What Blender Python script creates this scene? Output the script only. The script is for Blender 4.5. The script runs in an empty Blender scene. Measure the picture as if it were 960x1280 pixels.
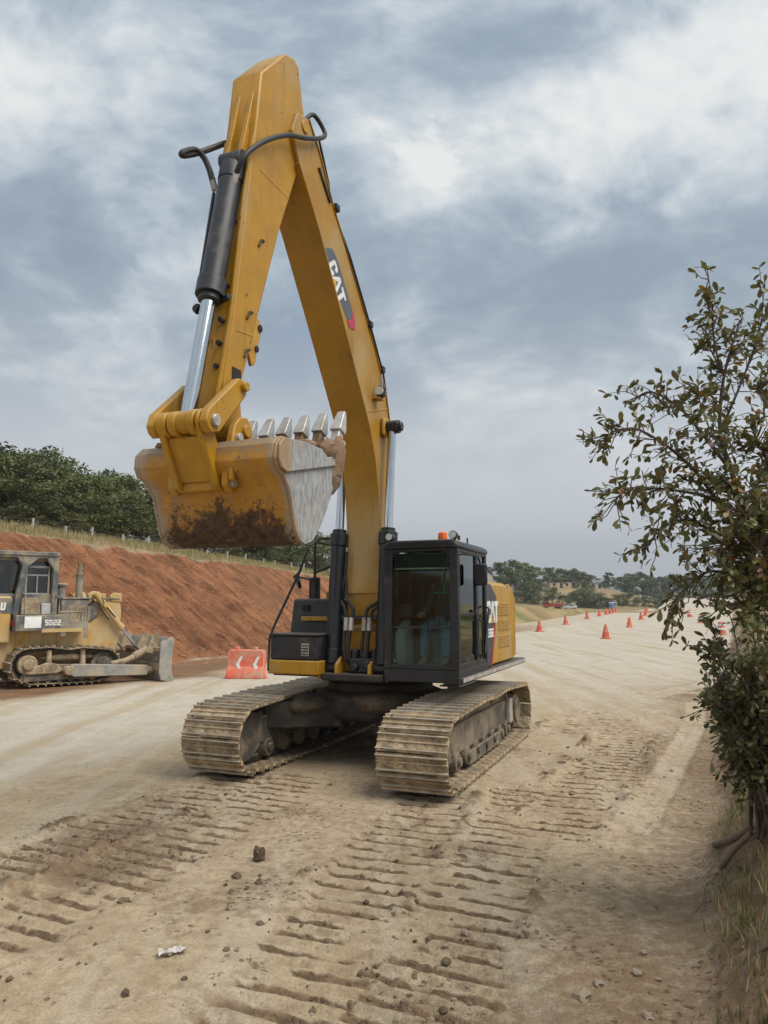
import bpy, bmesh, math, random
import numpy as np
from mathutils import Vector, Matrix

# ------------------------------------------------------------------ camera, sky, sun
scn = bpy.context.scene
col = scn.collection
R = math.radians
CAM_H, FPX, HOR = 2.25, 931.0, 755.0
PITCH = math.atan((HOR - 640) / FPX)
cam_d = bpy.data.cameras.new("camera")
cam = bpy.data.objects.new("camera", cam_d)
col.objects.link(cam)
cam.location = (0, 0, CAM_H)
cam.rotation_euler = (math.pi / 2 + PITCH, 0, 0)
cam_d.sensor_width = 36.0
cam_d.lens = FPX / 1280 * 36.0
cam_d.clip_start = 0.1
cam_d.clip_end = 20000
scn.camera = cam
scn.view_settings.view_transform = 'Standard'
scn.view_settings.look = 'None'
scn.view_settings.gamma = 1.0
scn.view_settings.exposure = 1.4
scn.cycles.use_denoising = True
scn.cycles.max_bounces = 8
scn.cycles.transparent_max_bounces = 16

SUN_EL, SUN_AZ = R(56), R(118)          # azimuth clockwise from +Y
sd = bpy.data.lights.new("sun", 'SUN')
sd.energy = 1.5
sd.angle = R(44)
sd.color = (1.0, 0.95, 0.87)
sun = bpy.data.objects.new("sun", sd)
col.objects.link(sun)
sdir = Vector((math.sin(SUN_AZ) * math.cos(SUN_EL), math.cos(SUN_AZ) * math.cos(SUN_EL), math.sin(SUN_EL)))
sun.rotation_euler = sdir.to_track_quat('Z', 'Y').to_euler()

class NT:
    """small helper for writing node trees"""
    def __init__(s, tree):
        s.t = tree; s.n = tree.nodes; s.l = tree.links
    def add(s, typ, **kw):
        n = s.n.new(typ)
        for k, v in kw.items(): setattr(n, k, v)
        return n
    def put(s, sock, v):
        if isinstance(v, bpy.types.NodeSocket): s.l.new(v, sock)
        elif v is not None:
            if hasattr(sock.default_value, '__len__') and not hasattr(v, '__len__'): v = (v, v, v, 1)[:len(sock.default_value)]
            if hasattr(v, '__len__') and len(v) == 3 and len(sock.default_value) == 4: v = (*v, 1)
            sock.default_value = v
    def math(s, op, a, b=None, c=None, clamp=False):
        n = s.add('ShaderNodeMath', operation=op, use_clamp=clamp)
        for i, v in enumerate((a, b, c)):
            if v is not None: s.put(n.inputs[i], v)
        return n.outputs[0]
    def vmath(s, op, a, b=None, out=0):
        n = s.add('ShaderNodeVectorMath', operation=op)
        s.put(n.inputs[0], a)
        if b is not None: s.put(n.inputs[1], b)
        return n.outputs[out]
    def noise(s, vec, scale, detail=5, rough=.55, dist=0, col=False):
        n = s.add('ShaderNodeTexNoise')
        s.put(n.inputs['Vector'], vec)
        n.inputs['Scale'].default_value = scale; n.inputs['Detail'].default_value = detail
        n.inputs['Roughness'].default_value = rough; n.inputs['Distortion'].default_value = dist
        return n.outputs[1 if col else 0]
    def step(s, v, a, b, lo=0., hi=1.):
        n = s.add('ShaderNodeMapRange', interpolation_type='SMOOTHSTEP')
        s.put(n.inputs[0], v)
        for i, x in enumerate((a, b, lo, hi)): s.put(n.inputs[i + 1], x)
        return n.outputs[0]
    def mix(s, f, a, b, mode='MIX'):
        n = s.add('ShaderNodeMix', data_type='RGBA', blend_type=mode)
        s.put(n.inputs[0], f); s.put(n.inputs[6], a); s.put(n.inputs[7], b)
        return n.outputs[2]
    def bump(s, h, strength=.3, dist=.02, normal=None):
        n = s.add('ShaderNodeBump')
        s.put(n.inputs['Height'], h); n.inputs['Strength'].default_value = strength; n.inputs['Distance'].default_value = dist
        if normal: s.put(n.inputs['Normal'], normal)
        return n.outputs[0]
    def scale(s, vec, v):
        n = s.add('ShaderNodeMapping'); s.put(n.inputs[0], vec); n.inputs[3].default_value = v
        return n.outputs[0]

world = bpy.data.worlds.new("World")
scn.world = world
world.use_nodes = True
w = NT(world.node_tree)
w.n.clear()
sky = w.add('ShaderNodeTexSky', sky_type='NISHITA')
sky.sun_disc = False
sky.sun_elevation = SUN_EL
sky.sun_rotation = SUN_AZ
sky.dust_density = 2.0
bg1 = w.add('ShaderNodeBackground'); bg1.inputs[1].default_value = 0.05
w.l.new(sky.outputs[0], bg1.inputs[0])
tc = w.add('ShaderNodeTexCoord').outputs['Generated']
sx = w.add('ShaderNodeSeparateXYZ'); w.l.new(tc, sx.inputs[0])
zz = w.math('MAXIMUM', sx.outputs[2], 0.0)
den = w.math('ADD', zz, 0.34)
cx = w.add('ShaderNodeCombineXYZ')
w.put(cx.inputs[0], w.math('DIVIDE', sx.outputs[0], den)); w.put(cx.inputs[1], w.math('DIVIDE', sx.outputs[1], den)); cx.inputs[2].default_value = 3.7
P = w.vmath('MULTIPLY', cx.outputs[0], (1.45, 1.45, 1.0))
def blob(x, y, rx, ry):
    """a cloud bank seen in a direction of the sky; the direction is written as azimuth / elevation (degrees)"""
    az, el = R(x), R(y)
    d = (math.sin(az) * math.cos(el), math.cos(az) * math.cos(el), math.sin(el))
    e = Vector((math.cos(az), -math.sin(az), 0)); u = Vector(d).cross(e) * -1
    a = w.math('DIVIDE', w.vmath('DOT_PRODUCT', tc, tuple(e), 1), math.tan(R(rx)))
    b = w.math('DIVIDE', w.vmath('DOT_PRODUCT', w.vmath('SUBTRACT', tc, d), tuple(u), 1), math.tan(R(ry)))
    f = w.step(w.vmath('DOT_PRODUCT', tc, d, 1), .3, .6)
    q = w.math('ADD', w.math('MULTIPLY', a, a), w.math('MULTIPLY', b, b))
    return w.math('MULTIPLY', w.math('POWER', 2.718, w.math('MULTIPLY', q, -1.0)), f)
def wsum(*terms):
    o = None
    for v, k in terms:
        t = w.math('MULTIPLY', v, k)
        o = t if o is None else w.math('ADD', o, t)
    return o
warp = w.noise(P, .7, 3, .5, col=True)
Pw = w.vmath('ADD', P, w.vmath('SCALE', w.vmath('SUBTRACT', warp, (.5, .5, .5))))
Pw.node.inputs[1].default_value = (0, 0, 0)
for n_ in w.n:
    if n_.type == 'VECT_MATH' and n_.operation == 'SCALE': n_.inputs['Scale'].default_value = 0.7
n_big = w.noise(Pw, .95, 9, .60)
n_mid = w.noise(Pw, 2.6, 9, .64)
n_fin = w.noise(Pw, 6.5, 7, .62)
# brightness of the cloud deck: 0 = slate underside, 1 = sunlit white
bright = wsum((n_big, 1.5), (n_mid, 1.35), (n_fin, .5))
bright = w.math('ADD', bright, -1.26)
bright = w.math('ADD', bright, wsum((blob(14, 33.5, 9, 3.0), .33), (blob(25, 36, 6, 3), .22), (blob(3, 31, 4, 3), .12), (blob(16, 23, 17, 5.5), -.22), (blob(-26, 22, 8, 5), -.20),
                (blob(-21, 16, 9, 3.0), .16), (blob(-25, 33, 5, 2.5), .10), (blob(-13, 38, 14, 4), -.16), (blob(-19, 31, 9, 5), -.20), (blob(20, 9, 10, 2.0), -.06), (blob(3, 14, 18, 3), .07)))
low = w.step(zz, .06, .30, 1.0, 0.0)                     # towards the horizon the deck dissolves into one pale veil
shade = w.step(bright, .05, .85)
crest = w.step(w.math('ADD', w.math('ADD', w.math('MULTIPLY', n_big, 1.0), w.math('MULTIPLY', n_mid, .8)), wsum((blob(13, 34, 9, 3.0), .20), (blob(3, 32, 4, 2.5), .14), (blob(-22, 17, 7, 2.0), .08), (blob(-19, 31, 10, 5), -.14))), 1.07, 1.20, 0, .30)
shade = w.math('MINIMUM', w.math('ADD', shade, crest), 1.0)
shade = w.math('ADD', w.math('MULTIPLY', shade, w.math('SUBTRACT', 1.0, w.math('MULTIPLY', low, .82))), w.math('MULTIPLY', low, .45))
ramp = w.add('ShaderNodeValToRGB')
w.put(ramp.inputs[0], shade)
els = ramp.color_ramp.elements
els[0].position = 0.0; els[0].color = (1.75, 2.35, 3.05, 1)
els[1].position = 1.0; els[1].color = (7.0, 7.05, 6.9, 1)
for p_, c_ in ((.30, (2.65, 3.3, 4.0, 1)), (.62, (4.3, 4.85, 5.3, 1))):
    e_ = els.new(p_); e_.color = c_
veil = w.mix(w.math('MULTIPLY', w.step(zz, .0, .40, 1, 0), .93), ramp.outputs[0], (7.9, 7.9, 7.85, 1))
bg2 = w.add('ShaderNodeBackground'); bg2.inputs[1].default_value = 0.05
w.put(bg2.inputs[0], veil)
cover = w.step(w.math('ADD', bright, w.math('MULTIPLY', n_fin, .3)), -.28, .12)
gap = w.step(w.math('ADD', w.noise(Pw, .8, 4, .5), wsum((blob(14, 39.5, 9, 2.0), .2), (blob(22, 37, 4, 1.2), .1))), .62, .74, 1.0, .35)
mx = w.add('ShaderNodeMixShader')
w.put(mx.inputs[0], w.math('MAXIMUM', w.math('MULTIPLY', w.math('MAXIMUM', cover, .6), gap), low))
w.l.new(bg1.outputs[0], mx.inputs[1]); w.l.new(bg2.outputs[0], mx.inputs[2])
wo = w.add('ShaderNodeOutputWorld'); w.l.new(mx.outputs[0], wo.inputs[0])

# ------------------------------------------------------------------ object helpers
rng = np.random.default_rng(7)
random.seed(7)
def tag(o, label=None, cat=None, group=None, kind=None):
    if label: o['label'] = label
    if cat: o['category'] = cat
    if group: o['group'] = group
    if kind: o['kind'] = kind
    return o
def empty(name, loc=(0, 0, 0), rz=0, label=None, cat=None, group=None, parent=None):
    o = bpy.data.objects.new(name, None)
    o.empty_display_size = .3
    col.objects.link(o)
    o.location = loc; o.rotation_euler = (0, 0, rz)
    if parent: o.parent = parent
    return tag(o, label, cat, group)
def children(o): return list(o.children)
def copy_tree(o, parent=None):
    c = o.copy(); col.objects.link(c)
    if parent: c.parent = parent
    for ch in children(o): copy_tree(ch, c)
    return c

class MB:
    """collects shapes and links them as ONE mesh object"""
    def __init__(s): s.v = []; s.f = []
    def add(s, vs, fs):
        n = len(s.v); s.v += [tuple(map(float, q)) for q in vs]; s.f += [tuple(i + n for i in f) for f in fs]; return s
    def box(s, a, b, rot=None, pivot=None):
        x0, y0, z0 = a; x1, y1, z1 = b
        vs = [Vector(q) for q in ((x0,y0,z0),(x1,y0,z0),(x1,y1,z0),(x0,y1,z0),(x0,y0,z1),(x1,y0,z1),(x1,y1,z1),(x0,y1,z1))]
        if rot is not None:
            c = Vector(pivot) if pivot else (vs[0] + vs[6]) / 2
            vs = [rot @ (q - c) + c for q in vs]
        return s.add(vs, [(0,3,2,1),(4,5,6,7),(0,1,5,4),(1,2,6,5),(2,3,7,6),(3,0,4,7)])
    def prism(s, prof, lo, hi, ax='y', taper=None):
        """prof in the plane across ax: (x,z) for y, (y,z) for x, (x,y) for z"""
        n = len(prof)
        def p(q, h):
            return (q[0], h, q[1]) if ax == 'y' else ((h, q[0], q[1]) if ax == 'x' else (q[0], q[1], h))
        area = sum(prof[i][0] * prof[(i + 1) % n][1] - prof[(i + 1) % n][0] * prof[i][1] for i in range(n))
        vs = [p(q, lo) for q in prof] + [p(q, hi) for q in (taper or prof)]
        fs = [tuple(range(n)), tuple(range(2 * n - 1, n - 1, -1))] + [(i, i + n, (i + 1) % n + n, (i + 1) % n) for i in range(n)]
        if (area < 0) != (ax == 'y'): fs = [tuple(reversed(f)) for f in fs]
        fs = [tuple(reversed(f)) for f in fs]
        return s.add(vs, fs)
    def tube(s, pts, r, n=10, cap=True, smooth=0):
        pts = [Vector(q) for q in pts]
        if smooth:
            out = []
            for i in range(len(pts) - 1):
                p0 = pts[max(i - 1, 0)]; p1 = pts[i]; p2 = pts[i + 1]; p3 = pts[min(i + 2, len(pts) - 1)]
                for k in range(smooth):
                    t = k / smooth
                    out.append(.5 * ((2 * p1) + (p2 - p0) * t + (2 * p0 - 5 * p1 + 4 * p2 - p3) * t * t + (3 * p1 - p0 - 3 * p2 + p3) * t ** 3))
            if hasattr(r, '__len__'): r = list(np.interp(np.linspace(0, len(pts) - 1, len(out) + 1), range(len(pts)), r))
            pts = out + [pts[-1]]
        if not hasattr(r, '__len__'): r = [r] * len(pts)
        vs = []; fs = []; up = None
        for i, q in enumerate(pts):
            d = (pts[min(i + 1, len(pts) - 1)] - pts[max(i - 1, 0)])
            d = d.normalized() if d.length > 1e-9 else Vector((0, 0, 1))
            if up is None: up = d.orthogonal().normalized()
            else:
                up = up - d * up.dot(d); up = up.normalized() if up.length > 1e-6 else d.orthogonal().normalized()
            b = d.cross(up)
            for k in range(n):
                a = 2 * math.pi * k / n
                vs.append(q + (up * math.cos(a) + b * math.sin(a)) * r[i])
        for i in range(len(pts) - 1):
            for k in range(n):
                fs.append((i*n+k, i*n+(k+1)%n, (i+1)*n+(k+1)%n, (i+1)*n+k))
        if cap:
            fs.append(tuple(reversed(range(n)))); fs.append(tuple(range((len(pts)-1)*n, len(pts)*n)))
        return s.add(vs, fs)
    def cyl(s, a, b, r, r2=None, n=16): return s.tube([a, b], [r, r if r2 is None else r2], n)
    def revolve(s, prof, c=(0, 0, 0), n=20):
        """prof = [(radius, z)]"""
        vs = []; fs = []
        for r, z in prof:
            for k in range(n):
                a = 2 * math.pi * k / n
                vs.append((c[0] + r * math.cos(a), c[1] + r * math.sin(a), c[2] + z))
        for i in range(len(prof) - 1):
            for k in range(n): fs.append((i*n+k, i*n+(k+1)%n, (i+1)*n+(k+1)%n, (i+1)*n+k))
        fs.append(tuple(reversed(range(n)))); fs.append(tuple(range((len(prof)-1)*n, len(prof)*n)))
        return s.add(vs, fs)
    def mesh(s, name, m, smooth=35):
        me = bpy.data.meshes.new(name)
        me.from_pydata(s.v, [], s.f)
        me.materials.append(m)
        if smooth:
            me.polygons.foreach_set('use_smooth', [True] * len(me.polygons))
            me.set_sharp_from_angle(angle=R(smooth))
        me.validate()
        return me
    def build(s, name, m, parent=None, bevel=0, seg=2, smooth=35, loc=None, label=None):
        o = bpy.data.objects.new(name, s.mesh(name, m, smooth))
        col.objects.link(o)
        if parent: o.parent = parent
        if loc is not None: o.location = loc
        if bevel:
            b = o.modifiers.new('bevel', 'BEVEL'); b.width = bevel; b.segments = seg; b.limit_method = 'ANGLE'; b.angle_limit = R(38)
            b.harden_normals = False
        if label: o['label'] = label
        return o
def blk(*boxes):
    m = MB()
    for a, b in boxes: m.box(a, b)
    return m
def vnoise(x, y, seed=0):
    x = np.asarray(x, float); y = np.asarray(y, float)
    g = np.random.default_rng(seed).random((256, 256))
    xi = np.floor(x).astype(int); yi = np.floor(y).astype(int)
    fx = x - xi; fy = y - yi
    fx = fx * fx * (3 - 2 * fx); fy = fy * fy * (3 - 2 * fy)
    a = g[xi & 255, yi & 255]; b = g[(xi + 1) & 255, yi & 255]; c = g[xi & 255, (yi + 1) & 255]; d = g[(xi + 1) & 255, (yi + 1) & 255]
    return (a * (1 - fx) + b * fx) * (1 - fy) + (c * (1 - fx) + d * fx) * fy
def fbm(x, y, seed=0, octv=4, gain=.5):
    o = 0; a = 1; t = 0
    for k in range(octv):
        o = o + a * vnoise(x * 2 ** k + 17.3 * k, y * 2 ** k - 9.1 * k, seed + k); t += a; a *= gain
    return o / t
def sm(a, b, x):
    t = np.clip((np.asarray(x, float) - a) / (b - a), 0, 1)
    return t * t * (3 - 2 * t)

# ------------------------------------------------------------------ materials
def principled(name):
    m = bpy.data.materials.new(name); m.use_nodes = True
    t = NT(m.node_tree); t.n.clear()
    b = t.add('ShaderNodeBsdfPrincipled'); o = t.add('ShaderNodeOutputMaterial')
    t.l.new(b.outputs[0], o.inputs[0])
    return m, t, b
def surf(name, base, rough=.5, metal=0., dirt=None, amt=.4, dscale=1.5, spots=None, spot_t=.68, spot_s=9., jitter=.12, bump=.15, bscale=40., bdist=.004, coat=0., up_dust=0., streak=False, paint=False, spec=.5, vary=0., fine=0.):
    m, t, b = principled(name)
    tcn = t.add('ShaderNodeTexCoord').outputs['Object']
    n1 = t.noise(tcn, dscale, 7, .62, .4)
    n2 = t.noise(tcn, bscale, 4, .6)
    c = t.mix(1.0, base, t.step(t.noise(tcn, dscale * 3.1, 4), .25, .75, 1 - jitter, 1 + jitter), 'MULTIPLY')
    if vary:
        c = t.mix(1.0, c, t.step(t.add('ShaderNodeObjectInfo').outputs['Random'], 0, 1, 1 - vary, 1 + vary), 'MULTIPLY')
    rgh = rough
    sp = None
    if up_dust or paint:
        gn = t.add('ShaderNodeNewGeometry'); sp = t.add('ShaderNodeSeparateXYZ'); t.l.new(gn.outputs['Normal'], sp.inputs[0])
    if dirt is not None:
        v = n1
        if streak: v = t.math('ADD', t.math('MULTIPLY', n1, .6), t.math('MULTIPLY', t.noise(t.scale(tcn, (6, 6, .6)), 1.6, 5), .4))
        f = t.step(v, .62 - amt * .35, .72 - amt * .12)
        f = t.math('MULTIPLY', f, min(1., .35 + amt))
        f = t.math('MULTIPLY', f, t.step(n2, .2, .75, .6, 1.0))
        if paint: f = t.math('MULTIPLY', f, t.step(sp.outputs[2], -.35, -.02, .12, 1.))
        if up_dust:
            f = t.math('MAXIMUM', f, t.math('MULTIPLY', t.step(sp.outputs[2], .25, .9), up_dust))
        c = t.mix(f, c, dirt)
        rgh = t.math('ADD', rough, t.math('MULTIPLY', f, max(0., .85 - rough)))
    if paint:
        # grease runs down the plate, fine scratches and rubbed chips
        run = t.noise(t.scale(tcn, (5, 5, .45)), 2.1, 6, .66, .2)
        c = t.mix(t.step(run, .56, .70, 0, .55), c, (.16, .085, .03))
        sc = t.noise(t.scale(tcn, (1.2, 9, 2.2)), 7.0, 3, .7, .8)
        c = t.mix(t.math('MULTIPLY', t.step(sc, .66, .70, 0, .5), t.step(n1, .45, .6)), c, (.20, .12, .06))
        ch = t.math('MULTIPLY', t.step(t.noise(tcn, 34, 3, .6), .66, .69), t.step(t.noise(tcn, 1.9, 3), .52, .66))
        c = t.mix(ch, c, (.085, .05, .028))
    if fine:
        c = t.mix(1.0, c, t.step(t.noise(tcn, bscale * 2.3, 5, .7), .3, .7, 1 - fine, 1 + fine), 'MULTIPLY')
    if spots is not None:
        g = t.step(t.noise(tcn, spot_s, 6, .65, .6), spot_t, spot_t + .05)
        c = t.mix(g, c, spots)
        rgh = t.math('MAXIMUM', rgh, t.math('MULTIPLY', g, .85)) if isinstance(rgh, bpy.types.NodeSocket) else rgh
    t.put(b.inputs['Base Color'], c); t.put(b.inputs['Roughness'], rgh); b.inputs['Metallic'].default_value = metal
    b.inputs['Coat Weight'].default_value = coat; b.inputs['Coat Roughness'].default_value = .25
    b.inputs['Specular IOR Level'].default_value = spec
    if bump: t.put(b.inputs['Normal'], t.bump(n2, bump, bdist))
    return m
DUST = (.36, .28, .19)
M = {}
M['yellow'] = surf('machine_yellow', (.42, .215, .014), .40, dirt=(.40, .30, .16), amt=.34, paint=True, spec=.35, dscale=1.1, spots=(.06, .034, .018), spot_t=.64, spot_s=6.5, bump=.08, up_dust=.5)
M['yellow_clean'] = surf('boom_yellow', (.37, .185, .010), .40, dirt=(.39, .295, .155), amt=.62, paint=True, spec=.35, dscale=.8, spots=(.10, .06, .025), spot_t=.76, spot_s=5, bump=.06)
M['yellow_dusty'] = surf('dozer_yellow', (.48, .29, .06), .6, fine=.15,  dirt=(.52, .39, .23), amt=.95, dscale=1.6, spots=(.13, .08, .04), spot_t=.72, spot_s=6, bump=.15, up_dust=.85)
M['panel_yellow'] = surf('panel_yellow', (.46, .25, .035), .45, dirt=(.42, .32, .18), amt=.5, paint=True, spec=.35, dscale=2, bump=.05, up_dust=.6)
M['black'] = surf('black_paint', (.009, .011, .015), .36, dirt=(.14, .12, .095), amt=.12, dscale=1.4, jitter=.3, bump=.08, up_dust=.2)
M['charcoal'] = surf('charcoal_paint', (.015, .017, .020), .45, dirt=(.18, .145, .11), amt=.22, dscale=2, jitter=.3, bump=.1, up_dust=.35)
M['dozer_grey'] = surf('dozer_grey', (.075, .088, .10), .5, fine=.3, dirt=(.36, .30, .21), amt=.78, dscale=1.7, jitter=.25, bump=.12, up_dust=.7)
M['blade_grey'] = surf('blade_grey', (.24, .25, .25), .5, dirt=(.44, .36, .25), amt=.6, dscale=1.5, jitter=.25, bump=.12, up_dust=.6)
M['mud'] = surf('dried_mud', (.36, .28, .185), .92, fine=.3, dirt=(.15, .105, .065), amt=.5, dscale=3, bump=.6, bscale=16, bdist=.02, jitter=.25)
M['dark_mud'] = surf('dark_packed_soil', (.085, .062, .042), .95, fine=.3, dirt=(.16, .12, .08), amt=.4, dscale=4, bump=.7, bscale=14, bdist=.02)
M['shoe'] = surf('track_steel', (.45, .345, .215), .7, metal=.0, dirt=(.13, .095, .06), amt=.36, dscale=2.5, spots=(.03, .024, .018), spot_t=.66, spot_s=8, bump=.5, bscale=24, bdist=.008, jitter=.3, vary=.22, fine=.22)
M['frame'] = surf('track_frame_paint', (.085, .075, .062), .6, fine=.3, dirt=(.30, .24, .165), amt=.62, dscale=2.2, spots=(.03, .022, .015), spot_t=.66, bump=.35, bscale=22, bdist=.01, up_dust=.8)
M['dark_frame'] = surf('greasy_frame', (.02, .018, .016), .6, dirt=(.13, .10, .07), amt=.45, dscale=2.2, bump=.3, bscale=20, bdist=.01, up_dust=.5)
M['steel'] = surf('worn_steel', (.46, .45, .43), .42, vary=.12, fine=.2, metal=.35, dirt=(.30, .22, .15), amt=.5, dscale=4, spots=(.16, .10, .06), spot_t=.66, spot_s=14, bump=.25, bscale=35)
M['sidewhite'] = surf('battery_cover_grey', (.42, .42, .41), .5, dirt=(.33, .24, .16), amt=.3, dscale=2.3, bump=.1)
def side_mat():
    m, t, b = principled('scraped_bucket_side')
    tcn = t.add('ShaderNodeTexCoord').outputs['Object']; sp = t.add('ShaderNodeSeparateXYZ'); t.l.new(tcn, sp.inputs[0])
    n1 = t.noise(tcn, 3, 6, .62); n2 = t.noise(tcn, 20, 5, .65)
    mp = t.add('ShaderNodeMapping'); t.put(mp.inputs[0], tcn); mp.inputs[2].default_value = (0, R(14), 0); mp.inputs[3].default_value = (5, 1, 1.1)
    sc = t.noise(mp.outputs[0], 5, 6, .72)
    c = t.mix(t.step(sc, .35, .65), (.20, .205, .21), (.42, .42, .415))
    c = t.mix(t.step(n1, .55, .72, 0, .6), c, (.40, .34, .26))
    fr = t.step(t.math('ADD', sp.outputs[0], t.math('MULTIPLY', n2, .22)), 4.72, 4.92)
    fr2 = t.step(t.math('ADD', t.math('SUBTRACT', sp.outputs[0], t.math('MULTIPLY', t.math('SUBTRACT', sp.outputs[2], 2.9), .52)), t.math('MULTIPLY', n2, .2)), 4.48, 4.60)
    c = t.mix(t.math('MULTIPLY', t.math('MAXIMUM', fr, fr2), .8), c, (.34, .20, .075))
    c = t.mix(t.step(t.noise(tcn, 9, 6, .7, .6), .64, .70), c, (.20, .10, .045))
    c = t.mix(t.step(t.math('ADD', t.math('MULTIPLY', sp.outputs[0], -1), t.math('MULTIPLY', n1, .8)), -3.32, -3.12), c, (.23, .15, .095))
    t.put(b.inputs['Base Color'], c); b.inputs['Roughness'].default_value = .55
    t.put(b.inputs['Normal'], t.bump(sc, .2, .004))
    return m
M['bucketside'] = side_mat()
M['chrome'] = surf('chrome_rod', (.56, .585, .61), .14, metal=1., bump=0, jitter=.05)
M['rubber'] = surf('hose_rubber', (.016, .016, .017), .55, dirt=(.12, .10, .08), amt=.15, bump=.1)
M['barrel'] = surf('cylinder_paint', (.026, .028, .032), .4, dirt=(.16, .14, .11), amt=.3, dscale=2.4, jitter=.3, bump=.08)
M['orange_plastic'] = surf('orange_plastic', (.66, .085, .032), .55, vary=.14, fine=.1, dirt=(.46, .31, .21), amt=.62, up_dust=.5, dscale=3, bump=.05)
M['pink_plastic'] = surf('faded_orange_plastic', (.74, .15, .085), .6, fine=.12, dirt=(.52, .35, .25), amt=.62, up_dust=.5, dscale=3, bump=.05)
M['white'] = surf('white_paint', (.78, .78, .76), .5, dirt=(.5, .44, .36), amt=.25, bump=.03)
M['white_print'] = surf('white_lettering', (.74, .73, .70), .5, bump=0)
M['grey_decal'] = surf('grey_decal', (.085, .095, .115), .4, bump=0)
M['dark_decal'] = surf('dark_decal', (.045, .052, .062), .4, dirt=(.25, .2, .15), amt=.25, bump=0)
M['magenta'] = surf('crimson_stripe', (.42, .03, .075), .45, bump=0)
M['red_stripe'] = surf('red_stripe', (.5, .05, .03), .45, bump=0)
M['logo_yellow'] = surf('logo_yellow', (.65, .35, .05), .45, bump=0)
M['wood'] = surf('weathered_post', (.38, .36, .32), .85, dirt=(.2, .17, .13), amt=.3, dscale=4, bump=.3)
M['dry_wood'] = surf('dead_wood', (.17, .125, .09), .9, dirt=(.12, .08, .05), amt=.5, dscale=6, bump=.4, bscale=30)
M['bark'] = surf('bark', (.095, .072, .055), .9, dirt=(.20, .17, .13), amt=.4, dscale=5, bump=.6, bscale=25, bdist=.01)
M['clod'] = surf('soil_clod', (.13, .088, .055), .95, vary=.35, dirt=(.27, .195, .125), amt=.5, dscale=9, bump=.6, bscale=30, bdist=.01)
M['stone'] = surf('field_stone', (.27, .215, .155), .9, dirt=(.22, .16, .1), amt=.4, dscale=7, bump=.5, bscale=25, bdist=.008)
M['mud_smear'] = surf('caked_red_mud', (.20, .125, .075), .95, dirt=(.30, .20, .13), amt=.5, dscale=5, spots=(.06, .035, .02), spot_t=.6, spot_s=9, bump=.8, bscale=14, bdist=.03)
M['skin'] = surf('skin', (.42, .25, .16), .55, bump=0, jitter=.05)
M['hair'] = surf('dark_hair', (.02, .015, .012), .6, bump=0)
M['jeans'] = surf('blue_denim', (.10, .22, .34), .85, bump=.1, bscale=120, jitter=.2)
M['shirt'] = surf('dark_shirt', (.07, .08, .10), .85, bump=.1, jitter=.2)
M['green'] = surf('green_trim', (.05, .42, .20), .7, bump=0)
M['boot'] = surf('work_boot', (.23, .17, .11), .8, bump=.1)
M['seat_fabric'] = surf('cab_grey_trim', (.20, .22, .22), .7, bump=.05)
M['block'] = surf('adobe_wall', (.46, .36, .24), .9, dirt=(.3, .2, .13), amt=.4, dscale=.8, bump=.2, bscale=6)
M['concrete'] = surf('concrete_wall', (.42, .41, .38), .9, dirt=(.25, .22, .18), amt=.4, dscale=.8, bump=.2, bscale=6)
M['opening'] = surf('dark_opening', (.015, .014, .013), .8, bump=0)
M['car_white'] = surf('car_white', (.72, .73, .74), .3, bump=0, coat=.4)
M['truck_red'] = surf('truck_red', (.32, .045, .035), .5, dirt=(.3, .2, .14), amt=.4, bump=0)
M['blue_plastic'] = surf('blue_plastic', (.08, .22, .42), .5, bump=0)
M['tyre'] = surf('tyre', (.02, .02, .02), .8, bump=0)
M['paper'] = surf('crumpled_paper', (.55, .52, .50), .7, dirt=(.38, .32, .25), amt=.4, dscale=8, bump=.2)
M['amber'] = surf('amber_lens', (.85, .16, .02), .25, bump=0)
M['lamp'] = surf('lamp_lens', (.55, .55, .52), .15, bump=0)
M['redlamp'] = surf('red_lens', (.45, .02, .02), .25, bump=0)
def glass(name, tint, refl=1.0):
    m = bpy.data.materials.new(name); m.use_nodes = True
    t = NT(m.node_tree); t.n.clear()
    a = t.add('ShaderNodeBsdfTransparent'); a.inputs[0].default_value = (*tint, 1)
    g = t.add('ShaderNodeBsdfGlossy'); g.inputs['Roughness'].default_value = .03; g.inputs[0].default_value = (.9, .95, .95, 1)
    f = t.add('ShaderNodeFresnel'); f.inputs[0].default_value = 1.5
    mxs = t.add('ShaderNodeMixShader'); o = t.add('ShaderNodeOutputMaterial')
    t.put(mxs.inputs[0], t.math('MULTIPLY', f.outputs[0], refl))
    t.l.new(a.outputs[0], mxs.inputs[1]); t.l.new(g.outputs[0], mxs.inputs[2]); t.l.new(mxs.outputs[0], o.inputs[0])
    return m
mt_ = M['shoe']; t = NT(mt_.node_tree); b_ = [n for n in t.n if n.type == 'BSDF_PRINCIPLED'][0]
src = b_.inputs['Base Color'].links[0].from_socket
tco = t.add('ShaderNodeTexCoord').outputs['Object']; so = t.add('ShaderNodeSeparateXYZ'); t.l.new(tco, so.inputs[0])
nn_ = t.noise(tco, 11, 5, .65)
c_ = t.mix(t.math('MULTIPLY', t.step(so.outputs[2], .050, .060), t.step(nn_, .40, .55)), src, (.42, .41, .39))
c_ = t.mix(t.math('MULTIPLY', t.step(so.outputs[2], .036, .026), t.step(nn_, .38, .60, 0, .75)), c_, (.085, .06, .038))
t.put(b_.inputs['Base Color'], c_)
M['glass'] = glass('cab_glass', (.80, .90, .85), .55)
M['glass_side'] = glass('side_glass', (.55, .68, .64), 1.6)
M['glass_dark'] = glass('dark_glass', (.25, .30, .30), 1.2)
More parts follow.
